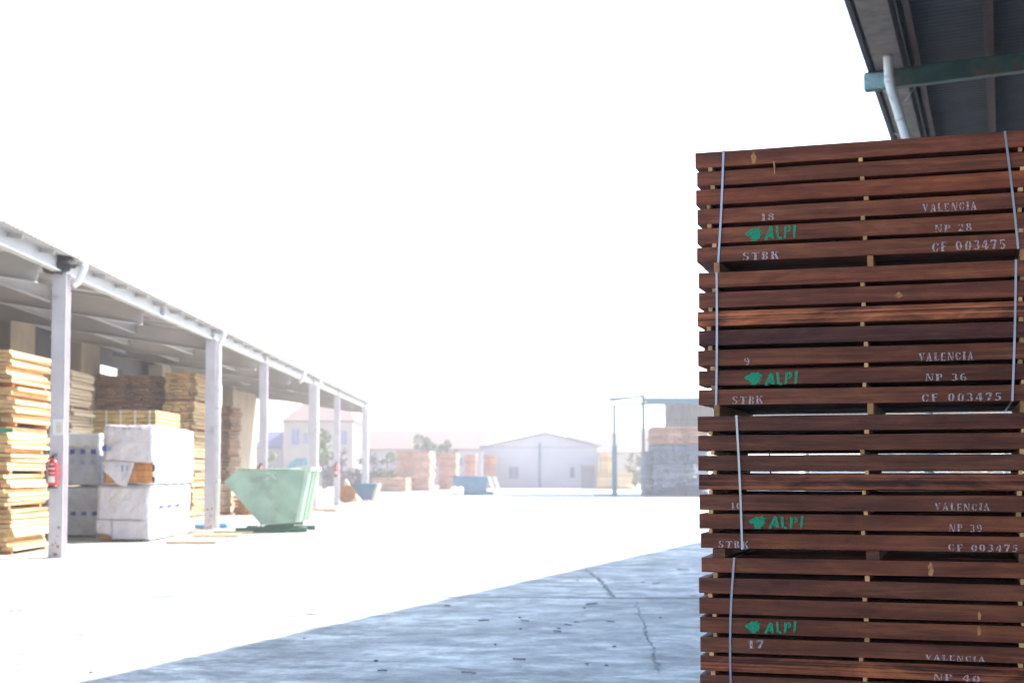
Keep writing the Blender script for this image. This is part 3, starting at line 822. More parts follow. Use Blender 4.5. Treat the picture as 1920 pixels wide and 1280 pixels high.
# rear concrete piers and wall
for (ya, yb, hh) in ((30, 33, .5), (38.6, 40.6, .5), (45.0, 47.0, .5), (55.5, 58, .5), (62, 66, .5), (69.6, 76, .3)):
    lb(MB().box((XB - .02, ya, 0), (XB + .54, yb, lroof(XB) - hh)), 'concrete_pier', M['tanwall'])
mb = MB().box((XB - .5, Y0, 0), (XB - .3, 50.0, lroof(XB) - .15)); mb.box((XB - .5, 50.0, 0), (XB - .3, 52.8, 4.95)); mb.box((XB - .5, 50.0, 5.3), (XB - .3, 52.8, lroof(XB) - .15)); mb.box((XB - .5, 52.8, 0), (XB - .3, 69.6, lroof(XB) - .15))
lb(mb, 'rear_wall', M['darkwall'])
lb(MB().box((XB - .5, Y0 - .2, 0), (PX, Y0, lroof(PX))), 'end_wall', M['tanwall'])
# downpipes
for Y, full in ((36.8, True), (55.5, True), (75.1, True), (24.7, False), (51.2, False)):
    X = PX + .195
    e = EX + .02
    pts = [(e, Y, EZ - .02), (e, Y, EZ - .12), (X, Y, EZ - .38)]
    if full: pts += [(X, Y, EZ - .48), (X, Y, .02)]
    else: pts += [(X - .06, Y, EZ - .42)]
    if not full: pts[2] = (X + .02, Y, EZ - .36)
    o = lb(MB().tube(pts, .062, 12), 'downpipe', M['pipe'])
    if full:
        for zc in (1.2, 3.1):
            q = lb(MB().tube([(X, Y, zc), (X, Y, zc + .06)], .072, 12), 'pipe_collar', M['post']); q.parent = o
# rag on the first post
rg = random.Random(3); mb = MB(); nu, nv = 12, 9; vs = []
for i in range(nv + 1):
    for j in range(nu):
        a_ = 2*math.pi*j/nu; v = i / nv
        rr = (.16 * math.sin(math.pi * min(1, v*.9 + .12)) + .05) * rg.uniform(.65, 1.3)
        vs.append((PX + .02 + rr*1.25*math.cos(a_) + .12*(v-.5), 24.38 + rr*.7*math.sin(a_) - .07, ZB - .02 + v * .36 + rg.uniform(-.03, .03)))
mb.add(vs, [(i*nu+j, i*nu+(j+1)%nu, (i+1)*nu+(j+1)%nu, (i+1)*nu+j) for i in range(nv) for j in range(nu)] + [tuple(range(nu)), tuple(nv*nu + j for j in reversed(range(nu)))])
tag(mb.build('rag', M['dark']), 'dark crumpled rag caught on top of the nearest left post', 'rag')

# extinguishers and signs
def extinguisher(X, Y, Z, label, s=1.0):
    e = empty('fire_extinguisher', (X, Y, Z), 0, label, 'fire extinguisher', 'fire extinguishers hung on the shed posts')
    mb = MB(); prof = [(0, 0), (.072, 0), (.08, .015), (.08, .40), (.07, .445), (.04, .475), (.025, .49), (0, .49)]; n = 20; vs = []
    for (r_, z_) in prof:
        for k in range(n): vs.append((r_*s*math.cos(2*math.pi*k/n), r_*s*math.sin(2*math.pi*k/n), z_*s))
    mb.add(vs, [(i*n+k, i*n+(k+1)%n, (i+1)*n+(k+1)%n, (i+1)*n+k) for i in range(len(prof)-1) for k in range(n)], True)
    c = mb.build('cylinder', M['red'], e)
    def band(z0, z1, a0, a1, m, nm):
        mb = MB(); vs = []; n = 10; rr = .0815*s
        for i in range(n+1):
            a_ = math.radians(a0 + (a1-a0)*i/n)
            vs += [(rr*math.cos(a_), rr*math.sin(a_), z0*s), (rr*math.cos(a_), rr*math.sin(a_), z1*s)]
        mb.add(vs, [(2*i, 2*i+2, 2*i+3, 2*i+1) for i in range(n)]); mb.build(nm, m, c)
    band(.08, .19, -140, -50, M['white'], 'label'); band(.235, .25, -140, -50, M['white'], 'label')
    band(.305, .33, -140, -50, M['white'], 'label'); band(.385, .40, -130, -60, M['white'], 'label')
    MB().tube([(0,0,-.02*s),(0,0,.03*s)], .083*s, 18).build('foot_ring', M['black'], e)
    mb = MB(); mb.tube([(0,0,.48*s),(0,0,.53*s)], .022*s, 10); mb.box((-.02*s,-.02*s,.53*s),(.07*s,.02*s,.55*s)); mb.box((-.02*s,-.015*s,.565*s),(.08*s,.015*s,.575*s)); mb.build('valve', M['black'], e)
    mb = MB(); mb.tube([(-.02*s,0,.51*s),(-.07*s,-.01,.49*s),(-.115*s,-.01,.38*s),(-.12*s,-.01,.22*s),(-.105*s,-.01,.08*s),(-.092*s,-.01,.04*s)], .011*s, 8); mb.build('hose', M['black'], e)
    return e
extinguisher(PX - .03, 24.5 - .12 - .09, WZ(913, 24.3, 107), 'red fire extinguisher with white labels on the nearest left post', 1.0)
extinguisher(PX - .0, 63.4 - .12 - .095, WZ(892, 63.2, 630), 'small distant red extinguisher on the post beyond the green skip', 1.05)
extinguisher(PX - .05, 44.6 - .12 - .09, WZ(903, 44.2, 490), 'red extinguisher whose top shows just above the green skip', 1.0)
a_, b_ = W(99, 785, 24.365), W(120, 816, 24.365)
sg = empty('safety_notice', (b_.x - .1, 24.37, b_.z), 0, 'faded square paper notice above the extinguisher on the nearest post', 'notice')
MB().box((a_.x - sg.location.x, -.004, 0), (b_.x - sg.location.x, .004, a_.z - b_.z)).build('sheet', M['white'], sg)
MB().box((a_.x - sg.location.x + .06, -.0065, .05), (b_.x - sg.location.x - .05, -.0045, a_.z - b_.z - .05)).build('faded_pictogram', M['paper'], sg)

# ------------------------------------------------------------------ lumber bundles
def lumber(xr, yf, z0, w, l, h, nl, label, m='pine', nb=5, jit=.03, cat='timber bundle', group='timber bundles stored under the left shed', bearer=.07, rot=0.0, name='timber_bundle', seed=None, gap=.006, ext=.0):
    rg = random.Random(seed if seed is not None else hash((round(xr,2), round(yf,2), round(z0,2))) % 9999)
    e = empty(name, (xr - w/2, yf + l/2, z0), rot, label, cat, group)
    hh = (h - bearer) / nl
    nbe = max(2, int(l / 1.6) + 1)
    for i in range(nbe):
        yy = -l/2 + .15 + (l - .45) * i / (nbe - 1)
        MB().box((-w/2 + .02, yy, .001), (w/2 - .02 + rg.uniform(-.02, .05), yy + .09, bearer)).build('bearer', M['bearer'], e)
    for i in range(nl):
        mb = MB(); x = -w/2; z = bearer + hh * i
        sh = rg.uniform(-jit, jit)
        ws = [rg.uniform(.7, 1.3) for _ in range(nb)]; k = w / sum(ws)
        for j, q in enumerate(ws):
            x1 = x + q * k
            th = hh * rg.uniform(.72, .95); ye = rg.uniform(-jit, jit) * 1.6; yr = rg.uniform(-jit, jit) * 2
            xa, xb = x + gap + sh, x1 - gap + sh
            if j == nb - 1: xb += rg.uniform(-jit, jit)
            tl = rg.uniform(-.006, .006)
            mb.hexa([(xa, -l/2 + ye, z), (xb, -l/2 + ye, z + tl), (xb + rg.uniform(-jit, jit)*.6, l/2 + yr, z + tl), (xa, l/2 + yr, z),
                     (xa + .003, -l/2 + ye, z + th), (xb - rg.uniform(0, .5)*jit, -l/2 + ye, z + th + tl), (xb - rg.uniform(-1, 1)*jit, l/2 + yr, z + th + tl), (xa + .003, l/2 + yr, z + th)])
            x = x1
        mb.build('board_layer', M[m], e)
    return e
def stack(xr, yf, w, l, tiers, kw, labels, z=0.0):
    for i, (h, nl) in enumerate(tiers):
        k = dict(kw); k['seed'] = int(abs(xr)*31 + yf*7 + i)
        dx = random.uniform(-.08, .08) if i else 0
        lumber(xr + dx, yf + (random.uniform(-.08, .08) if i else 0), z, w, l, h, nl, labels[i], **k)
        z += h + .002

# nearest left stack (five bundles)
stack(-8.85, 25.2, 1.5, 2.1, [(.80, 9), (.62, 7), (.86, 10), (.70, 8), (.66, 8)], dict(m='pineend', jit=.06, nb=6),
      ['pale boards bundle on the floor in the tall stack at the left photo edge',
       'pale boards bundle second from the floor in the stack at the left photo edge',
       'pale boards bundle in the middle of the stack at the left photo edge',
       'pale boards bundle second from the top at the left photo edge, green tape below it',
       'pale ragged boards bundle topmost in the stack at the left photo edge'])
tp = W(0, 808, 25.12)
tag(MB().box((tp.x - .3, 25.02, tp.z - .03), (tp.x + .26, 25.06, tp.z + .05)).build('green_board_end', M['green'] if False else mat('green_end_paint', (.02, .30, .16), .7)), 'green painted board end sticking out at the left photo edge', 'board end')
stack(-10.6, 34.05, 1.5, 1.75, [(1.0, 11), (1.0, 11), (1.0, 11), (.95, 10)], dict(m='pine', jit=.05),
      ['pale boards bundle on the floor behind the nearest post', 'pale boards bundle second from the floor behind the nearest post',
       'pale boards bundle third from the floor, just right of the nearest post', 'pale boards bundle topmost, just right of the nearest post'])
# yellow bundle with white strips
XY = WX(290, 36.5)
lumber(XY, 36.5, 0, 1.75, 2.6, 1.18, 10, 'yellow boards bundle on the floor hidden behind the white wrapped packs', m='yellowwood', nb=6, jit=.015, seed=11)
lumber(XY, 36.5, 1.182, 1.75, 2.6, 1.1, 9, 'yellow boards bundle second up behind the white wrapped packs', m='yellowwood', nb=6, jit=.015, seed=12)
yb_ = lumber(XY, 36.5, 2.284, 1.75, 2.6, .78, 7, 'bright yellow boards bundle with pale strips above the white wrapped packs', m='yellowwood', nb=5, jit=.015, seed=13)
for i in range(5):
    xx = -.875 + .12 + i * .37
    MB().box((xx, -1.36, .07), (xx + .03, -1.345, .77)).build('pale_strip', M['white'], yb_)
# brown bundles high behind
zt = WZ(700, 46, 240)
def tiers(total, n, nl): return [(total / n - .002, nl)] * n
stack(WX(298, 46.5), 46.5, WX(298, 46.5) - WX(168, 46.5), 2.2, tiers(WZ(702, 46.5, 240), 5, 8), dict(m='brownwood', jit=.07, nb=8),
      ['dark brown boards bundle on the floor at the back of the left shed', 'dark brown boards bundle second up at the back of the left shed', 'dark brown boards bundle in the middle at the back of the left shed',
       'dark brown boards bundle second from the top at the back of the left shed', 'uneven dark brown boards bundle topmost at the back of the left shed'])
stack(WX(362, 46), 46.0, WX(362, 46) - WX(303, 46), 2.0, tiers(WZ(697, 46, 340), 5, 8), dict(m='pineend', jit=.05, nb=5),
      ['ochre boards bundle on the floor, left of the second visible post', 'ochre boards bundle second up, left of the second visible post', 'ochre boards bundle in the middle, left of the second visible post',
       'ochre boards bundle second from the top, left of the second visible post', 'ochre boards bundle topmost, left of the second visible post'])
stack(WX(431, 60), 60.0, 1.5, 2.2, tiers(WZ(760, 60, 425), 4, 7), dict(m='brownwood', jit=.06, nb=5),
      ['brown boards bundle on the floor just right of the second visible post', 'brown boards bundle second up just right of the second visible post',
       'brown boards bundle third up just right of the second visible post', 'brown boards bundle topmost just right of the second visible post'])
lumber(WX(433, 50), 50.0, 0, 1.1, 1.5, WZ(905, 50, 430), 4, 'low pale pile of boards beside the foot of the second post', m='pine', seed=21)
lumber(WX(472, 49), 49.0, 0, .62, 1.4, WZ(928, 49, 460), 5, 'low brown pile of boards half hidden by the green skip', m='orange', seed=22)

# ------------------------------------------------------------------ wrapped packs
def rounded(w, l, h, r, amp, seed, drop=None, n=(14, 22, 14)):
    mb = MB()
    def pt(p):
        q = Vector(p); hx, hy, hz = w/2 - r, l/2 - r, h/2 - r
        c = Vector((max(-hx, min(hx, q.x)), max(-hy, min(hy, q.y)), max(-hz, min(hz, q.z))))
        d = q - c
        if d.length > 1e-6: d = d.normalized() * r
        v = c + d
        nn = (d if d.length > 1e-6 else q).normalized()
        s = noise.noise(v * 2.3 + Vector((seed*7.1, 0, 0))) + .5 * noise.noise(v * 6.0 + Vector((0, seed*3.3, 0)))
        f = abs(noise.noise(v * 3.1 + Vector((seed, seed, 2))))
        return v + nn * amp * (s - .8 * (1 - min(1, f * 6)))
    nx, ny, nz = n
    def face(o, a, b, na, nb_, tagf):
        vs = []
        for j in range(nb_ + 1):
            for i in range(na + 1):
                vs.append(pt(Vector(o) + Vector(a) * (i/na) + Vector(b) * (j/nb_)))
        fs = []
        for j in range(nb_):
            for i in range(na):
                if drop and drop(tagf, (i + .5)/na, (j + .5)/nb_): continue
                fs.append((j*(na+1)+i, j*(na+1)+i+1, (j+1)*(na+1)+i+1, (j+1)*(na+1)+i))
        mb.add(vs, fs, True)
    X, Y, Z = w/2, l/2, h/2
    face((-X,-Y,-Z),(w,0,0),(0,0,h),nx,nz,'front'); face((X,-Y,-Z),(0,l,0),(0,0,h),ny,nz,'right')
    face((X,Y,-Z),(-w,0,0),(0,0,h),nx,nz,'back'); face((-X,Y,-Z),(0,-l,0),(0,0,h),ny,nz,'left')
    face((-X,-Y,Z),(w,0,0),(0,l,0),nx,ny,'top'); face((-X,Y,-Z),(w,0,0),(0,-l,0),nx,ny,'bottom')
    mb.v = [(x, y, z + h/2) for x, y, z in mb.v]
    return mb
def pack(xr, yf, z0, w, l, h, label, m='wrap', seed=1, drop=None, prints=(), inner=False, amp=.022):
    e = empty('wrapped_timber_pack', (xr - w/2, yf + l/2, z0), 0, label, 'wrapped pack', 'plastic wrapped timber packs')
    wr = rounded(w, l, h, .06, amp, seed, drop, (22, 30, 24)).build('plastic_wrap', M[m], e)
    bm = bmesh.new(); bm.from_mesh(wr.data); bmesh.ops.remove_doubles(bm, verts=bm.verts, dist=.002); bm.to_mesh(wr.data); bm.free()
    so = wr.modifiers.new('thick', 'SOLIDIFY'); so.thickness = .006; so.offset = -1
    if inner:
        nl = 9
        for i in range(nl):
            mb = MB(); hh = (h - .06) / nl
            for j in range(6):
                a = -w/2 + .055 + (w - .11) * j / 6; b = a + (w - .11) / 6 - .004
                mb.box((a, -l/2 + .07 + random.uniform(-.006, .006), .03 + hh*i), (b, l/2 - .08, .03 + hh*i + hh*.94))
            mb.build('board_layer', M['orange_wood'], e)
    for (x0, x1, z0_, z1_, mt) in prints:
        MB().box((x0*w - w/2, -l/2 - .03, z0_*h), (x1*w - w/2, -l/2 - .026, z1_*h)).build('printed_mark', M[mt], wr)
    return e
M['orange_wood'] = mat('orange_pine', (0.48, 0.20, 0.05), .75, var=.2, scale=6, stretch=(3, 1, 5), island=.25, rand=.1)
def gl(x, y, Y): return W(x, y, Y)
xr = WX(284, 30.1); wA = xr - WX(181, 30.1)
hA = WZ(908, 30.1, 230)
PA = pack(xr, 30.1, 0.02, wA, 3.7, hA - .02, 'lower white plastic wrapped pack with torn bottom corner, in front of the shed', seed=2, inner=True,
     drop=lambda f, u, v: f == 'front' and u < .45 and v < .15 - u*.22)
xr2 = WX(289, 30.0); wB = xr2 - WX(192, 30.0); hB = WZ(797, 30.0, 230) - hA
def dropB(f, u, v):
    if f == 'front': return v < .37
    if f == 'right': return v < .33 and u < .02 + .02*math.sin(v*30)
    return False
PB = pack(xr2, 29.95, hA + .005, wB, 3.8, hB, 'upper white plastic wrapped pack with torn front showing orange boards', seed=5, inner=True, drop=dropB)
def sheet_panel(parent, pts, y, name, seed, amp=.02, th=.006, m='wrap', lean=0.0):
    # hanging piece of plastic: outline in x,z filled by a fan of small quads, wrinkled
    rg = random.Random(seed); mb = MB(); zs = [p[1] for p in pts]; zlo, zhi = min(zs), max(zs)
    def span(z):
        xs = []
        n = len(pts)
        for i in range(n):
            (xa, za), (xb, zb) = pts[i], pts[(i+1) % n]
            if abs(zb - za) > 1e-9 and min(za, zb) <= z <= max(za, zb): xs.append(xa + (xb - xa) * (z - za) / (zb - za))
        return (min(xs), max(xs)) if xs else None
    NU, NV = 14, 12; vs = []
    for j in range(NV + 1):
        z = zlo + (zhi - zlo) * min(max(j / NV, .001), .999); sp_ = span(z)
        for i in range(NU + 1):
            x = sp_[0] + (sp_[1] - sp_[0]) * i / NU
            d_ = amp * noise.noise(Vector((x * 5, z * 5, seed * 3.7))) + amp * .6 * noise.noise(Vector((x * 13, z * 11, seed)))
            vs.append((x, y + d_ - lean * (zhi - z), z))
    mb.add(vs, [(j*(NU+1)+i, j*(NU+1)+i+1, (j+1)*(NU+1)+i+1, (j+1)*(NU+1)+i) for j in range(NV) for i in range(NU)], True)
    o = mb.build(name, M[m], parent); so_ = o.modifiers.new('thick', 'SOLIDIFY'); so_.thickness = th
    return o
h_, l_ = hA - .02, 3.7
sheet_panel(PA, [(-wA*.48, h_*.16), (-wA*.20, h_*.10), (-wA*.23, h_*.37), (-wA*.49, h_*.37)], -l_/2 - .035, 'folded_flap', 3, .015)
sheet_panel(PA, [(-wA*.19, h_*.03), (wA*.47, h_*.03), (wA*.47, h_*.36), (-wA*.22, h_*.37)], -l_/2 - .04, 'folded_flap', 4, .02)
sheet_panel(PA, [(-wA*.47, h_*.38), (wA*.46, h_*.38), (wA*.44, h_*.96), (-wA*.46, h_*.96)], -l_/2 - .03, 'front_sheet', 6, .03)
for k in range(3):
    MB().box((wA/2 + .022, -1.2 + k*.75, h_*.56), (wA/2 + .026, -.85 + k*.75, h_*.62)).build('printed_mark', M['bluepr'], PA)
l_ = 3.8
sheet_panel(PB, [(-wB*.47, hB*.24), (-wB*.14, -.03), (wB*.0, -.05), (wB*.14, hB*.37), (-wB*.49, hB*.40)], -l_/2 - .02, 'torn_flap', 7, .02, lean=.12)
sheet_panel(PB, [(-wB*.46, hB*.385), (wB*.47, hB*.36), (wB*.46, hB*.97), (-wB*.40, hB*.99)], -l_/2 - .03, 'front_sheet', 9, .035)
for (xa, xb) in ((-.27, -.245), (-.10, -.03), (.0, .07), (.12, .14), (.22, .28)):
    MB().box((xa*wB, -l_/2 - .062, hB*.925), (xb*wB, -l_/2 - .058, hB*.945)).build('printed_mark', M['greypr'], PB)
for (xa, xb, za, zb, m_k) in ((-.485, -.39, .56, .65, 'bluepr'), (-.36, -.30, .56, .64, 'greypr'), (-.10, -.06, .22, .32, 'greypr'), (.0, .03, .22, .32, 'greypr')):
    MB().box((xa*wB, -l_/2 - .10, hB*za), (xb*wB, -l_/2 - .096, hB*zb)).build('printed_mark', M[m_k], PB)
xr3 = WX(189, 31.8); wC = 1.25
hC = WZ(912, 31.8, 160)
blu = []
for i in range(5):
    blu += [(.10 + i*.19, .19 + i*.19, .42, .50, 'bluepr')]
pack(xr3, 31.8, 0.05, wC, 2.1, hC - .06, 'lower grey translucent wrapped pack in the shade left of the white packs', m='wrapgrey', seed=8, prints=blu, inner=False, amp=.03)
blu2 = []
for i in range(5):
    blu2 += [(.08 + i*.19, .17 + i*.19, .60, .69, 'bluepr'), (.09 + i*.19, .16 + i*.19, .41, .425, 'greypr'), (.09 + i*.19, .105 + i*.19, .43, .50, 'greypr'), (.13 + i*.19, .145 + i*.19, .43, .50, 'greypr')]
PC = pack(xr3 - .02, 31.8, hC + .03, wC, 2.1, WZ(812, 31.8, 160) - hC - .03, 'upper grey wrapped pack with blue printed squares left of the white packs', m='wrapgrey', seed=9, prints=blu2, amp=.028)
h_ = WZ(812, 31.8, 160) - hC - .03  # white scalloped overlay standing in for sunlight on the pack's top front
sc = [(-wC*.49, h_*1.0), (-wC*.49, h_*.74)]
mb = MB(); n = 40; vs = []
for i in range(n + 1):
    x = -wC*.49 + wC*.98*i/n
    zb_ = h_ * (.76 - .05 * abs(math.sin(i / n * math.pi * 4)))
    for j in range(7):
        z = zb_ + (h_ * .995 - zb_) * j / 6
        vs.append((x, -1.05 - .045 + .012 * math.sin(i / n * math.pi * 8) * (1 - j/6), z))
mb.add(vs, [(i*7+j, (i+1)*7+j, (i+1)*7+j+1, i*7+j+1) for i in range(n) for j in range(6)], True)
o = mb.build('sunlit_top_overlay', M['white'], PC); so = o.modifiers.new('thick', 'SOLIDIFY'); so.thickness = .005
# ------------------------------------------------------------------ green tipping skip
Yg = 34.6
def skip(Y, depth, prof, base, label, mbody, mrib, mbase, name='tipping_skip', ribs=True, cat='skip'):
    """prof: photo outline of the near side (open at the top), base: x0,x1,ytop,ybottom of the skid"""
    P = [W(x, y, Y) for x, y in prof]
    cx = sum(p.x for p in P) / len(P)
    e = empty(name, (cx, Y + depth/2, 0), 0, label, cat)
    q = [(p.x - cx, p.z) for p in P]
    n = len(q)
    mb = MB(); t = .02
    mb.prism(q, t, 'y', -depth/2); mb.prism(q, t, 'y', depth/2 - t)
    for i in range(n - 1):      # plates between consecutive outline points, the last edge stays open
        a, b = Vector((q[i][0], q[i][1])), Vector((q[i+1][0], q[i+1][1]))
        d = (b - a).normalized(); nn = Vector((-d.y, d.x)) * .012
        mb.prism([tuple(a - nn), tuple(b - nn), tuple(b + nn), tuple(a + nn)], depth - .002, 'y', -depth/2 + .001)
    body = mb.build('body', M[mbody], e)
    a, b = q[-1], q[0]
    mb = MB()
    mb.tube([(a[0], -depth/2, a[1]), (b[0], -depth/2, b[1])], .028, 8); mb.tube([(a[0], depth/2, a[1]), (b[0], depth/2, b[1])], .028, 8)
    mb.tube([(a[0], -depth/2, a[1]), (a[0], depth/2, a[1])], .028, 8)
    mb.build('rim', M[mbody], body)
    if base:
        b0, b1 = W(base[0], base[2], Y), W(base[1], base[3], Y)
        mb = MB()
        for yy in (-depth/2 + .08, depth/2 - .22):
            mb.box((b0.x - cx, yy, .01), (b1.x - cx, yy + .14, b0.z))
        mb.box((b0.x - cx + .2, -depth/2 + .22, .03), (b0.x - cx + .34, depth/2 - .22, b0.z - .02)); mb.box((b1.x - cx - .34, -depth/2 + .22, .03), (b1.x - cx - .2, depth/2 - .22, b0.z - .02))
        mb.build('skid_frame', M[mbase], e)
    return e, body, cx, q
sk, body, cx, q = skip(Yg, 1.75, [(571,880),(552,979),(490,983),(421,903),(447,880)], (440, 574, 989, 999),
     'green tipping skip with slanted nose standing at the shed edge', 'skipg', 'skipg', 'skipgd')
# open side order: the outline above runs right-top, bottom, nose, left-top; its last edge is the open top
d = 1.75
mb = MB()
for yy in (-d/2 + .02, -d/2 + .30, 0, d/2 - .35, d/2 - .1):
    mb.hexa([(q[1][0] + .01, yy, q[1][1]), (q[1][0] + .12, yy, q[1][1]), (q[1][0] + .12, yy + .08, q[1][1]), (q[1][0] + .01, yy + .08, q[1][1]),
             (q[0][0] + .01, yy, q[0][1]), (q[0][0] + .13, yy, q[0][1]), (q[0][0] + .13, yy + .08, q[0][1]), (q[0][0] + .01, yy + .08, q[0][1])])
mb.build('end_rib', M['skipg_lit'], sk)
mb = MB().box((q[0][0] - .08, -d/2 - .03, q[0][1] - .02), (q[0][0] + .17, d/2 + .03, q[0][1] + .05)); mb.build('hook_bar', M['skipg_lit'], sk)
mb = MB()
mb.prism([(q[2][0] + .05, .14), (q[1][0] - .02, .14), (q[1][0] - .02, q[1][1] - .01), (q[2][0] + .12, q[2][1] - .01)], .06, 'y', -d/2 + .1)
mb.prism([(q[2][0] + .05, .14), (q[1][0] - .02, .14), (q[1][0] - .02, q[1][1] - .01), (q[2][0] + .12, q[2][1] - .01)], .06, 'y', d/2 - .2)
mb.build('pivot_cradle', M['skipgd'], sk)
for k, px in enumerate((486, 493)):
    p = W(px, 985, Yg - .02)
    MB().tube([(p.x - cx, -d/2 - .0, p.z), (p.x - cx, -d/2 - .05, p.z)], .032, 12).build('roller', M['white'], sk)
# faded emblem on its side
mb = MB(); a_, b_ = W(498, 884, Yg), W(521, 899, Yg)
x0, x1, z0, z1 = a_.x - cx, b_.x - cx, b_.z, a_.z
yy = -d/2 - .002; w_, h_ = x1 - x0, z1 - z0
for (p, q2, t) in (((0,0),(1,1),.035),((0,1),(1,0),.035),((.0,.05),(.25,.05),.02),((.75,.05),(1,.05),.02),((.0,.95),(.3,.95),.02),((.7,.95),(1,.95),.02),((.38,.5),(.62,.5),.05),((.5,.25),(.5,.75),.03)):
    a = Vector((x0 + p[0]*w_, z0 + p[1]*h_)); b = Vector((x0 + q2[0]*w_, z0 + q2[1]*h_)); dd = (b-a).normalized(); nn = Vector((-dd.y, dd.x)) * t/2
    yy -= .0005
    mb.add([((a-nn).x, yy, (a-nn).y), ((b-nn).x, yy, (b-nn).y), ((b+nn).x, yy, (b+nn).y), ((a+nn).x, yy, (a+nn).y)], [(0,1,2,3)])
mb.build('faded_emblem', paintmark('faded_white_paint', (.46, .56, .50), .42, .60, 24), body)

# small blue skip and things beside it
sk2, b2, cx2, q2 = skip(73, 1.4, [(706,906),(694,937),(680,937),(662,918),(659,908)], None, 'small blue skip beyond the last shed posts', 'skipb', 'skipb', 'skipb')
mb = MB(); 
for yy in (-.6, 0, .5):
    mb.hexa([(q2[1][0] + .01, yy, .0), (q2[1][0] + .2, yy, .0), (q2[1][0] + .2, yy + .2, .0), (q2[1][0] + .01, yy + .2, .0),
             (q2[0][0] + .01, yy, q2[0][1]), (q2[0][0] + .14, yy, q2[0][1]), (q2[0][0] + .14, yy + .2, q2[0][1]), (q2[0][0] + .01, yy + .2, q2[0][1])])
mb.build('end_rib', M['cream'], sk2)
p = W(650, 922, 69); e = empty('cable_reel', (p.x, 69, p.z), 0, 'rusty orange reel standing behind the last extinguisher post', 'reel')
MB().tube([(0, -.3, 0), (0, -.26, 0)], .42, 20).build('flange', M['orange'], e); MB().tube([(0, .26, 0), (0, .3, 0)], .42, 20).build('flange', M['orange'], e); MB().tube([(0, -.26, 0), (0, .26, 0)], .24, 16).build('hub', M['brownwood'], e)
e.location.z = .43
p = W(662, 935, 71.5)
tag(MB().prism([(-.35, 0), (.45, 0), (.1, .5), (-.25, 1.15), (-.32, 1.15)], .25, 'y', 0).build('leaning_sheet', M['cream']), 'cream sheet leaning in front of the small blue skip', 'sheet').location = (p.x - .1, 71.4, 0.002)

# far blue skip
sk3, b3, cx3, q3 = skip(92, 1.8, [(915,893),(911,924),(872,926),(850,905),(849,893)], (868, 932, 921, 928), 'large blue skip in front of the far brown board stacks', 'skipb', 'skipb', 'skipb')
mb = MB()
for (xa, xb) in ((914, 921), (924, 932)):
    pa, pb = W(xa, 893, 91.8), W(xb + 4, 927, 91.8)
    mb.hexa([(pb.x - cx3, -.95, .01), (pb.x - cx3 + .25, -.95, .01), (pb.x - cx3 + .25, -.75, .01), (pb.x - cx3, -.75, .01),
             (pa.x - cx3, -.95, pa.z), (pa.x - cx3 + .2, -.95, pa.z), (pa.x - cx3 + .2, -.75, pa.z), (pa.x - cx3, -.75, pa.z)])
mb.build('side_brace', M['white'], sk3)
p = G(861, 927); mb = rounded(.85, .6, .55, .22, .06, 4, None, (8, 8, 8)); o = mb.build('white_sack', M['white']); o.location = (p.x, 90.0, 0.0)
tag(o, 'white rubble sack lying by the far blue skip', 'sack')

# planks and blue tarp lying by the posts
def plank(x0, x1, y, label, th=.06, wd=.14, m='pine', ang=0.0, z=0.0):
    a, b = G(x0, y), G(x1, y)
    mb = MB().box((-(b.x-a.x)/2, -wd/2, 0), ((b.x-a.x)/2, wd/2, th)); o = mb.build('plank', M[m], None, .004)
    o.location = ((a.x+b.x)/2, a.y, z + .001); o.rotation_euler = (0, 0, ang)
    tag(o, label, 'plank', 'loose planks lying on the floor by the posts')
plank(313, 408, 1019, 'thin plank on the floor right of the white packs, nearest the viewer')
plank(362, 450, 1007, 'pale plank on the floor before the second post', th=.08, wd=.2)
plank(343, 402, 1001, 'greyish plank lying left of the second post foot', th=.1, wd=.22, m='cream')
plank(398, 474, 1000, 'long pale plank between the second post and the green skip', th=.05, wd=.22)
plank(579, 632, 957, 'pale plank on the floor right behind the green skip', th=.09, wd=.25)
plank(607, 662, 960, 'thin plank on the floor farthest right of the green skip', th=.05, wd=.2)
plank(640, 692, 941, 'pale plank in front of the small blue skip', th=.07, wd=.25)
for (x, y, lab) in ((378, 990, 'blue tarpaulin scrap left of the second post foot'), (416, 989, 'blue tarpaulin scrap right of the second post foot')):
    p = G(x, y); mb = rounded(.36, .4, .12, .05, .03, x % 7, None, (8, 8, 6)); o = mb.build('tarpaulin_scrap', M['tarpb']); o.location = (p.x, p.y, 0.002)
    tag(o, lab, 'tarpaulin')

# ------------------------------------------------------------------ far yard: brown board stacks
lumkw = dict(jit=.05, nb=4, group='brown board stacks across the far yard', cat='board stack', name='board_stack')
def farstack(x0, x1, y0, Y, l, label, m='redwood', nl=10, yb=None, **kw):
    xr = WX(x1, Y); xl = WX(x0, Y); k = dict(lumkw); k.update(kw)
    lumber(xr, Y, 0, xr - xl, l, WZ(y0, Y, (x0+x1)/2), nl, label, m=m, **k)
farstack(742, 806, 844, 114, 8.0, 'tall brown board stack, leftmost and widest of the far row', seed=31, nl=16)
farstack(822, 856, 848, 122, 7.0, 'tall brown board stack, second in the far row behind the blue skip', seed=32, nl=16)
farstack(870, 893, 850, 128, 6.0, 'narrow brown board stack behind the right part of the blue skip', seed=33, nl=15)
farstack(907, 930, 850, 131, 6.0, 'brown board stack, last of the far row beside the pale hangar', seed=34, nl=15)
farstack(697, 762, 895, 108, 6.0, 'low brown board stack beyond the small blue skip', seed=35, nl=6)
farstack(1123, 1186, 884, 126, 3.0, 'low beige board stack right of the pale hangar', seed=36, nl=6, m='pineend')
farstack(1128, 1152, 849, 131, 3.0, 'taller narrow beige board stack touching the pale hangar corner', seed=37, nl=9, m='pineend')

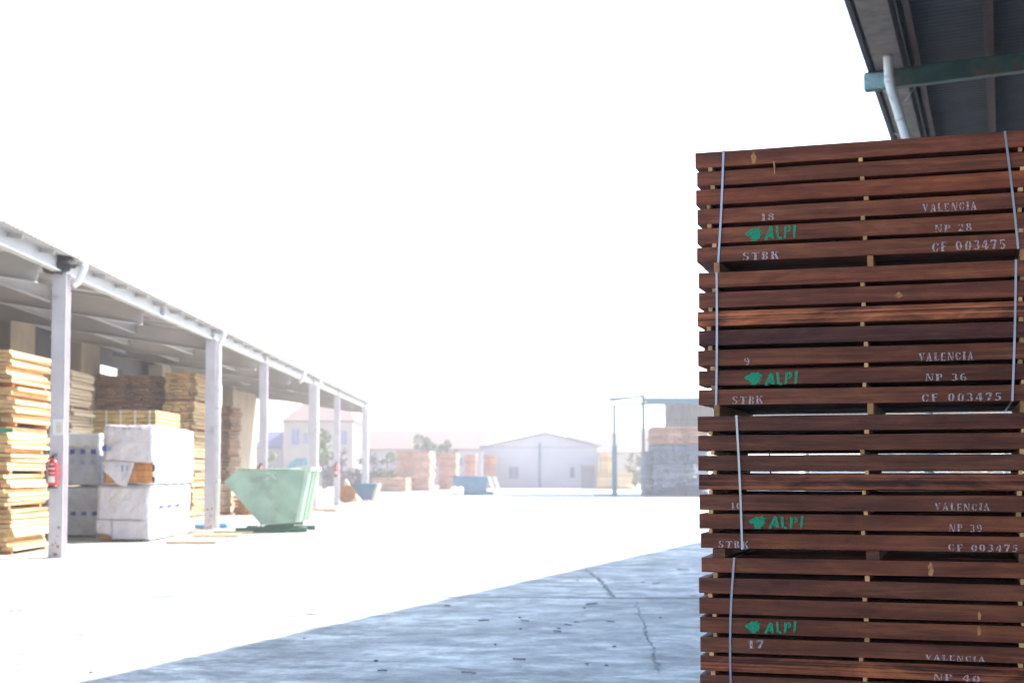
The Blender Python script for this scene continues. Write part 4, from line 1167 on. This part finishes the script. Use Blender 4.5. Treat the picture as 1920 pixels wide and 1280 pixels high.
# ------------------------------------------------------------------ far buildings
def bpx(mb, x0, x1, yt, Y, depth, zb=0.0, o=(0,0)):
    a, b = W(x0, yt, Y), W(x1, yt, Y)
    mb.box((a.x - o[0], Y - o[1], zb), (b.x - o[0], Y + depth - o[1], a.z)); return mb
def gable_roof(mb, x0, x1, ye, yr, Y, depth, o, over=.3, hip=0.0, th=.15):
    """ridge runs left-right"""
    a, b = W(x0, ye, Y), W(x1, ye, Y); zr = WZ(yr, Y + depth/2, (x0+x1)/2)
    xa, xb = a.x - o[0] - over, b.x - o[0] + over; yf, yb_ = -over, depth + over; ym = depth/2
    mb.add([(xa, yf, a.z), (xb, yf, a.z), (xb, yb_, a.z), (xa, yb_, a.z), (xa + hip, ym, zr), (xb - hip, ym, zr),
            (xa, yf, a.z - th), (xb, yf, a.z - th), (xb, yb_, a.z - th), (xa, yb_, a.z - th)],
           [(0,1,5,4), (2,3,4,5), (0,4,3), (1,2,5), (6,9,8,7), (0,6,7,1), (1,7,8,2), (2,8,9,3), (3,9,6,0)])
def window(parent, x0, x1, y0, y1, Y, o, m='win'):
    a, b = W(x0, y0, Y), W(x1, y1, Y)
    f = MB()
    ax, bx_, z1, z0 = a.x - o[0], b.x - o[0], a.z, b.z
    for (p, q) in (((ax-.08, z0-.08), (bx_+.08, z0)), ((ax-.08, z1), (bx_+.08, z1+.08)), ((ax-.08, z0), (ax, z1)), ((bx_, z0), (bx_+.08, z1)), (((ax+bx_)/2-.03, z0), ((ax+bx_)/2+.03, z1))):
        f.box((p[0], -.10, p[1]), (q[0], -.02, q[1]))
    w_ = f.build('window', M['greyroof'], parent)
    MB().box((ax, -.045, z0), (bx_, -.015, z1)).build('pane', M[m], w_)
# beige house
Y = 150; c = WX(596, Y)
h1 = empty('house', (c, Y, 0), 0, 'beige block-like house seen between the left shed posts', 'house')
bpx(MB(), 531, 662, 788, Y, 12, 0, (c, Y)).build('wall', M['beige'], h1)
mb = MB(); gable_roof(mb, 531, 662, 788, 754, Y, 12, (c, Y), .2, 1.6); mb.build('roof', M['pinkroof'], h1)
window(h1, 548, 561, 805, 833, Y, (c, Y)); window(h1, 570, 577, 812, 830, Y, (c, Y)); window(h1, 640, 650, 808, 833, Y, (c, Y))
# slate roofed shed
Y = 155; c = WX(515, Y)
h2 = empty('house', (c, Y, 0), 0, 'low house with dark slate roof left of the beige house', 'house')
bpx(MB(), 480, 529, 838, Y, 8, 0, (c, Y)).build('wall', M['beige'], h2)
mb = MB(); gable_roof(mb, 480, 529, 838, 808, Y, 8, (c, Y), .2, .5); mb.build('roof', M['slate'], h2)
# long building
Y = 162; c = WX(780, Y)
h3 = empty('warehouse', (c, Y, 0), 0, 'long low warehouse with pink tiled roof behind the board stacks', 'warehouse')
bpx(MB(), 640, 904, 842, Y, 14, 0, (c, Y)).build('wall', M['greyroof'], h3)
mb = MB(); gable_roof(mb, 640, 904, 841, 806, Y, 14, (c, Y), .3, 0); mb.build('roof', M['pinkroof'], h3)
for i in range(6): window(h3, 655 + i*40, 668 + i*40, 858, 872, Y, (c, Y))
# pale hangar, gable towards us
Y = 134; c = WX(1014, Y)
h4 = empty('hangar', (c, Y, 0), 0, 'pale lilac gabled hangar across the yard with two small windows', 'hangar')
pl, pr, pk = W(905, 838, Y), W(1120, 836, Y), W(1022, 812, Y)
mb = MB(); mb.prism([(pl.x - c, 0), (pr.x - c, 0), (pr.x - c, pr.z), (pk.x - c, pk.z), (pl.x - c, pl.z)], 14, 'y', 0); mb.build('wall', M['lilac'], h4)
mb = MB()
mb.prism([(pl.x - c - .35, pl.z - .06), (pk.x - c, pk.z + .02), (pr.x - c + .35, pr.z - .06), (pr.x - c + .35, pr.z + .08), (pk.x - c, pk.z + .16), (pl.x - c - .35, pl.z + .08)], 14.6, 'y', -.3); mb.build('roof', M['greyroof'], h4)
window(h4, 956, 962, 876, 895, Y, (c, Y)); window(h4, 965, 971, 876, 895, Y, (c, Y)); window(h4, 1070, 1076, 876, 894, Y, (c, Y))
a_ = W(1012, 830, Y); MB().tube([(a_.x - c, -.07, .05), (a_.x - c, -.07, a_.z)], .07, 8).build('drainpipe', M['canopy'], h4)
a_, b_ = W(908, 838, Y), W(1118, 838, Y); MB().box((a_.x - c, -.03, a_.z - .04), (b_.x - c, -.003, a_.z + .04)).build('trim_band', M['greyroof'], h4)
a_, b_ = W(1090, 876, Y), W(1115, 915, Y)
MB().box((a_.x - c, -.035, .01), (b_.x - c, -.004, a_.z)).build('door', M['greyroof'], h4)
MB().hexa([(a_.x - c - .1, -.5, a_.z + .05), (b_.x - c + .1, -.5, a_.z + .05), (b_.x - c + .1, -.036, a_.z + .1), (a_.x - c - .1, -.036, a_.z + .1),
           (a_.x - c - .1, -.5, a_.z + .09), (b_.x - c + .1, -.5, a_.z + .09), (b_.x - c + .1, -.036, a_.z + .16), (a_.x - c - .1, -.036, a_.z + .16)]).build('door_awning', M['greyroof'], h4)
# pale house behind hangar
Y = 175; c = WX(1130, Y)
h5 = empty('warehouse', (c, Y, 0), 0, 'pale pink roofed warehouse partly hidden behind the lilac hangar', 'warehouse')
bpx(MB(), 1070, 1212, 849, Y, 14, 0, (c, Y)).build('wall', M['beige'], h5)
mb = MB(); gable_roof(mb, 1070, 1212, 848, 811, Y, 14, (c, Y), .3, 0); mb.build('roof', M['pinkroof'], h5)
a_ = W(1073, 812, Y + 7); MB().box((a_.x - c - .2, 6.7, a_.z - .5), (a_.x - c + .2, 7.3, a_.z + .3)).build('chimney', M['beige'], h5)
Y = 185; c = WX(1230, Y)
h6 = empty('house', (c, Y, 0), 0, 'pale far house with steep gable behind the thin canopy post', 'house')
bpx(MB(), 1182, 1300, 822, Y, 10, 0, (c, Y)).build('wall', M['beige'], h6)
mb = MB(); gable_roof(mb, 1182, 1300, 822, 803, Y, 10, (c, Y), .3, 0); mb.build('roof', M['pinkroof'], h6)
# teal awning by the house
Y = 120
a_, b_ = W(537, 868, Y), W(577, 858, Y)
aw = empty('tarpaulin_shelter', ((a_.x+b_.x)/2, Y, 0), 0, 'low shelter with teal tarpaulin roof in front of the beige house', 'shelter')
cx_ = (a_.x+b_.x)/2
MB().prism([(a_.x - cx_, a_.z - .5), (a_.x - cx_ + .3, a_.z + .1), (a_.x - cx_ + .9, b_.z), (b_.x - cx_, b_.z), (b_.x - cx_, a_.z - .1)], 2.0, 'y', 0).build('tarpaulin', mat('teal_tarpaulin', (.05, .15, .19), .6, var=.2, scale=2), aw)
for sx in (a_.x - cx_ + .1, b_.x - cx_ - .1):
    for sy in (.05, 1.85): MB().box((sx, sy, 0), (sx + .08, sy + .08, a_.z - .3)).build('leg', M['post'], aw)

# ------------------------------------------------------------------ right far canopy
Y = 88
cc = WX(1260, Y)
CN = empty('open_shed', (cc, Y, 0), 0, 'far open shed with pale teal posts and flat roof beside the hardwood stack', 'shed')
def cpx(x): return WX(x, Y) - cc
XR = cpx(2080)
zt0, zt1 = WZ(757, Y, 1200), WZ(744, Y, 1200)
MB().box((cpx(1148), 0, 0.0), (cpx(1157), .3, WZ(835, Y, 1150))).build('column', M['canopy'], CN)
MB().box((cpx(1149.5), .05, WZ(835, Y, 1150) + .001), (cpx(1155), .25, WZ(757, Y, 1150))).build('column', M['canopy'], CN)
MB().box((cpx(1143), -.05, 0.001), (cpx(1162), .35, .06)).build('column_foot', M['canopy'], CN)
MB().box((cpx(1157), 0.02, WZ(758.5, Y, 1200)), (XR, .2, WZ(754, Y, 1200))).build('beam', M['canopy'], CN)
MB().box((cpx(1207), -.06, WZ(753, Y, 1200)), (XR, .015, WZ(745.5, Y, 1200))).build('fascia', M['canopy'], CN)
MB().box((cpx(1212), -.10, WZ(757.5, Y, 1200)), (XR, -.065, WZ(750, Y, 1200))).build('lower_fascia', M['canopy'], CN)
mb = MB()
z0_, z1_ = WZ(751.5, Y, 1143), WZ(745, Y, 1143)
mb.hexa([(cpx(1143), -.3, z0_), (cpx(1155), -.3, z0_), (cpx(1155), .3, z0_), (cpx(1143), .3, z0_), (cpx(1143), -.3, z1_ - .02), (cpx(1155), -.3, z1_), (cpx(1155), .3, z1_), (cpx(1143), .3, z1_ - .02)])
mb.hexa([(cpx(1155), -.3, z0_ + .02), (cpx(1207), -.3, z1_ + .02), (cpx(1207), .3, z1_ + .02), (cpx(1155), .3, z0_ + .02), (cpx(1155), -.3, z1_), (cpx(1207), -.3, z1_ + .12), (cpx(1207), .3, z1_ + .12), (cpx(1155), .3, z1_)])
mb.build('gutter_end', M['canopy'], CN)
mb = MB(); rs = lambda y_: (z1_ - CAM_H) * (1 + (y_ + .35) / Y) + CAM_H + .0
mb.hexa([(cpx(1146), -.35, rs(-.35) + .121), (XR, -.35, rs(-.35) + .121), (XR, 16, rs(16) + .16), (cpx(1146) - .3, 16, rs(16) + .16),
         (cpx(1146), -.35, rs(-.35) + .2), (XR, -.35, rs(-.35) + .2), (XR, 16, rs(16) + .23), (cpx(1146) - .3, 16, rs(16) + .23)])
mb.build('roof_sheet', M['canopy'], CN)
for (px, yy) in ((1206, 16), (1515, 0), (1890, 0), (1700, 16), (1512, 16)):
    x_ = WX(px, Y + yy) - cc
    MB().box((x_ - .11, yy - (.4 if yy else 0), 0), (x_ + .11, yy + .18 - (.4 if yy else 0), rs(yy) + .1 if yy else WZ(757, Y, 1200) - .002)).build('column', M['canopy'], CN)
# corrugated wall panel
mb = MB(); xa, xb = WX(1247, 92) - cc, WX(2060, 92) - cc; zc0, zc1 = WZ(800, 92, 1300), WZ(757, 92, 1300); n = int((xb - xa) / .09); vs = []
for i in range(n + 1):
    x_ = xa + (xb - xa) * i / n; dy = .05 if i % 4 < 2 else 0
    vs += [(x_, 4 + dy, zc0 if x_ < cpx(1500) else 3.8), (x_, 4 + dy, zc1)]
mb.add(vs, [(2*i, 2*i+2, 2*i+3, 2*i+1) for i in range(n)]); o = mb.build('corrugated_wall', M['clad'], CN)
so = o.modifiers.new('thick', 'SOLIDIFY'); so.thickness = .01
MB().box((xa, 3.93, WZ(787, 92, 1300)), (xb, 3.97, WZ(785.5, 92, 1300))).build('rail', M['greyroof'], CN)
rk = dict(jit=.05, nb=8, group='board stacks under the far right shed', cat='board stack', name='board_stack')
def rstack(x0, x1, y1, y0, Y, l, nl, label, m, **kw):
    xr = WX(x1, Y); k = dict(rk); k.update(kw)
    zb = max(0, WZ(y0, Y, x0)) if y0 else 0
    lumber(xr, Y, zb, xr - WX(x0, Y), l, WZ(y1, Y, x0) - zb, nl, label, m=m, **k)
rstack(1209, 1222, 845, None, 88.6, 3, 20, 'narrow dark blue-grey board stack at the left end under the far right shed', 'bluewood', seed=50, nb=2)
rstack(1224, 1330, 832, None, 88.4, 3, 22, 'wide blue-grey board stack under the far right shed', 'bluewood', seed=51)
rstack(1224, 1330, 799, 831.5, 88.4, 3, 7, 'reddish board bundle on top of the wide blue-grey stack', 'redwood', seed=52)
rstack(1345, 1500, 855, None, 92, 3, 10, 'low pale board stack seen through the gaps of the hardwood stack, left', 'wrap', seed=53)
rstack(1525, 1640, 850, None, 93, 3, 12, 'pale grey board stack seen through the gaps, right of the thin pole', 'wrap', seed=54)
rstack(1655, 1780, 838, None, 92, 3, 10, 'dark board stack seen through the gaps below the tan boards', 'bluewood', seed=55)
rstack(1655, 1860, 765, 837.5, 92, 3, 7, 'tan board bundle seen through the widest gap on the right', 'pineend', seed=56)
rstack(1800, 1860, 838, None, 92, 3, 10, 'brown board stack seen through the gaps near the right photo edge', 'brownwood', seed=57)
rstack(1880, 1990, 775, None, 93, 3, 10, 'white wrapped stack at the right photo edge behind the gaps', 'wrap', seed=58)
# row of low blocks by the canopy foot
p = G(1134, 929); e = empty('barrier_base', (p.x, p.y, 0), 0, 'low row of small grey blocks at the foot of the far canopy post', 'blocks')
for i in range(6):
    MB().box((-.6 + i*.2, 0, 0.001), (-.6 + i*.2 + .12, .25, .09)).build('block', M['clad'], e)
MB().box((-.65, -.02, .091), (.6, .27, .12)).build('top_rail', M['greyroof'], e)

# ------------------------------------------------------------------ trees and bushes
def tree(X, Y, h, w, label, m='leaf', n=900, trunk=True, group=None, name='tree', cat='tree', seed=1, size=.5):
    rg = random.Random(seed); e = empty(name, (X, Y, 0), 0, label, cat, group)
    th = h * .35 if trunk else .2
    mb = MB(); mb.tube([(0,0,0), (.05,0,th*.5), (0,.05,th), (.08,0,h*.75)], [.16, .13, .1, .04], 8)
    tips = []
    for i in range(7):
        a = rg.uniform(0, 6.28); z0_ = th * rg.uniform(.7, 1.6); rr = w/2 * rg.uniform(.5, .9)
        tip = Vector((rr*math.cos(a), rr*math.sin(a), min(h*.9, z0_ + h*rg.uniform(.15, .4)))); tips.append(tip)
        mb.tube([(0,0,z0_), tip*.5 + Vector((0,0,z0_*.5)), tip], [.06, .04, .02], 6)
    tips.append(Vector((0,0,h*.85)))
    mb.build('trunk', M['trunk'], e)
    mb = MB(); cl = []
    for t in tips:
        for _ in range(4):
            cl.append((t + Vector((rg.gauss(0, w*.15), rg.gauss(0, w*.15), rg.gauss(0, h*.07))), rg.uniform(.4, 1.0) * w * .27))
    for _ in range(n):
        c, r_ = rg.choice(cl); d_ = Vector((rg.gauss(0,1), rg.gauss(0,1), rg.gauss(0,1))).normalized() * r_ * rg.uniform(.3, 1)
        p = c + d_
        if p.z < th*.6: p.z = th*.6 + rg.random()*.3
        s_ = size * rg.uniform(.5, 1.1); ax = Vector((rg.gauss(0,1), rg.gauss(0,1), rg.gauss(0,1))).normalized(); bx2 = ax.orthogonal().normalized(); cx2_ = ax.cross(bx2)
        mb.add([p - bx2*s_/2, p + cx2_*s_/3, p + bx2*s_/2, p - cx2_*s_/3], [(0,1,2,3)])
    mb.build('crown', M[m], e)
    return e
def tpx(x, yt, wpx, Y, label, **k):
    tree(WX(x, Y), Y, WZ(yt, Y, x), wpx / FPX * Y, label, **k)
tpx(796, 804, 34, 145, 'bushy conifer-like tree above the tallest brown board stack', seed=1, n=1500)
tpx(838, 824, 30, 146, 'low round tree above the second board stack', seed=2, n=1100)
tpx(607, 806, 44, 128, 'tree with drooping crown between the left shed posts', seed=3, n=1500)
tpx(1190, 852, 40, 138, 'pale bush right of the hangar behind the canopy post', seed=4, n=900, trunk=False, name='bush', cat='bush')
tpx(508, 845, 30, 130, 'yellowish bush left of the beige house', seed=5, n=800, trunk=False, name='bush', cat='bush')
for i, (x, yt, w_) in enumerate(((640, 846, 60), (690, 852, 56), (725, 850, 40))):
    tpx(x, yt, w_, 126, ['purplish hedge bush behind the last extinguisher post', 'dusty hedge bush left of the low board stack', 'pale hedge bush touching the tallest board stack'][i], m='leafp' if i < 2 else 'leaf',
        seed=10+i, n=1500, trunk=False, name='bush', cat='bush', group='hedge bushes before the warehouse', size=.38)

# ------------------------------------------------------------------ haze added for the backlight glare and far fading
hb = MB().box((-1300, -70, -1.0), (1300, 1600, 13.0))
hm = bpy.data.materials.new('glare_haze'); hm.use_nodes = True
nt = hm.node_tree; nt.nodes.clear()
pv = nt.nodes.new('ShaderNodeVolumePrincipled'); pv.inputs['Density'].default_value = 0.0016; pv.inputs['Color'].default_value = (1.0, 0.93, 0.92, 1); pv.inputs['Anisotropy'].default_value = 0.5
ou = nt.nodes.new('ShaderNodeOutputMaterial'); nt.links.new(pv.outputs[0], ou.inputs['Volume'])
tag(hb.build('haze', hm), 'pale haze filling the yard air, added for the backlight glare', 'haze', kind='stuff')
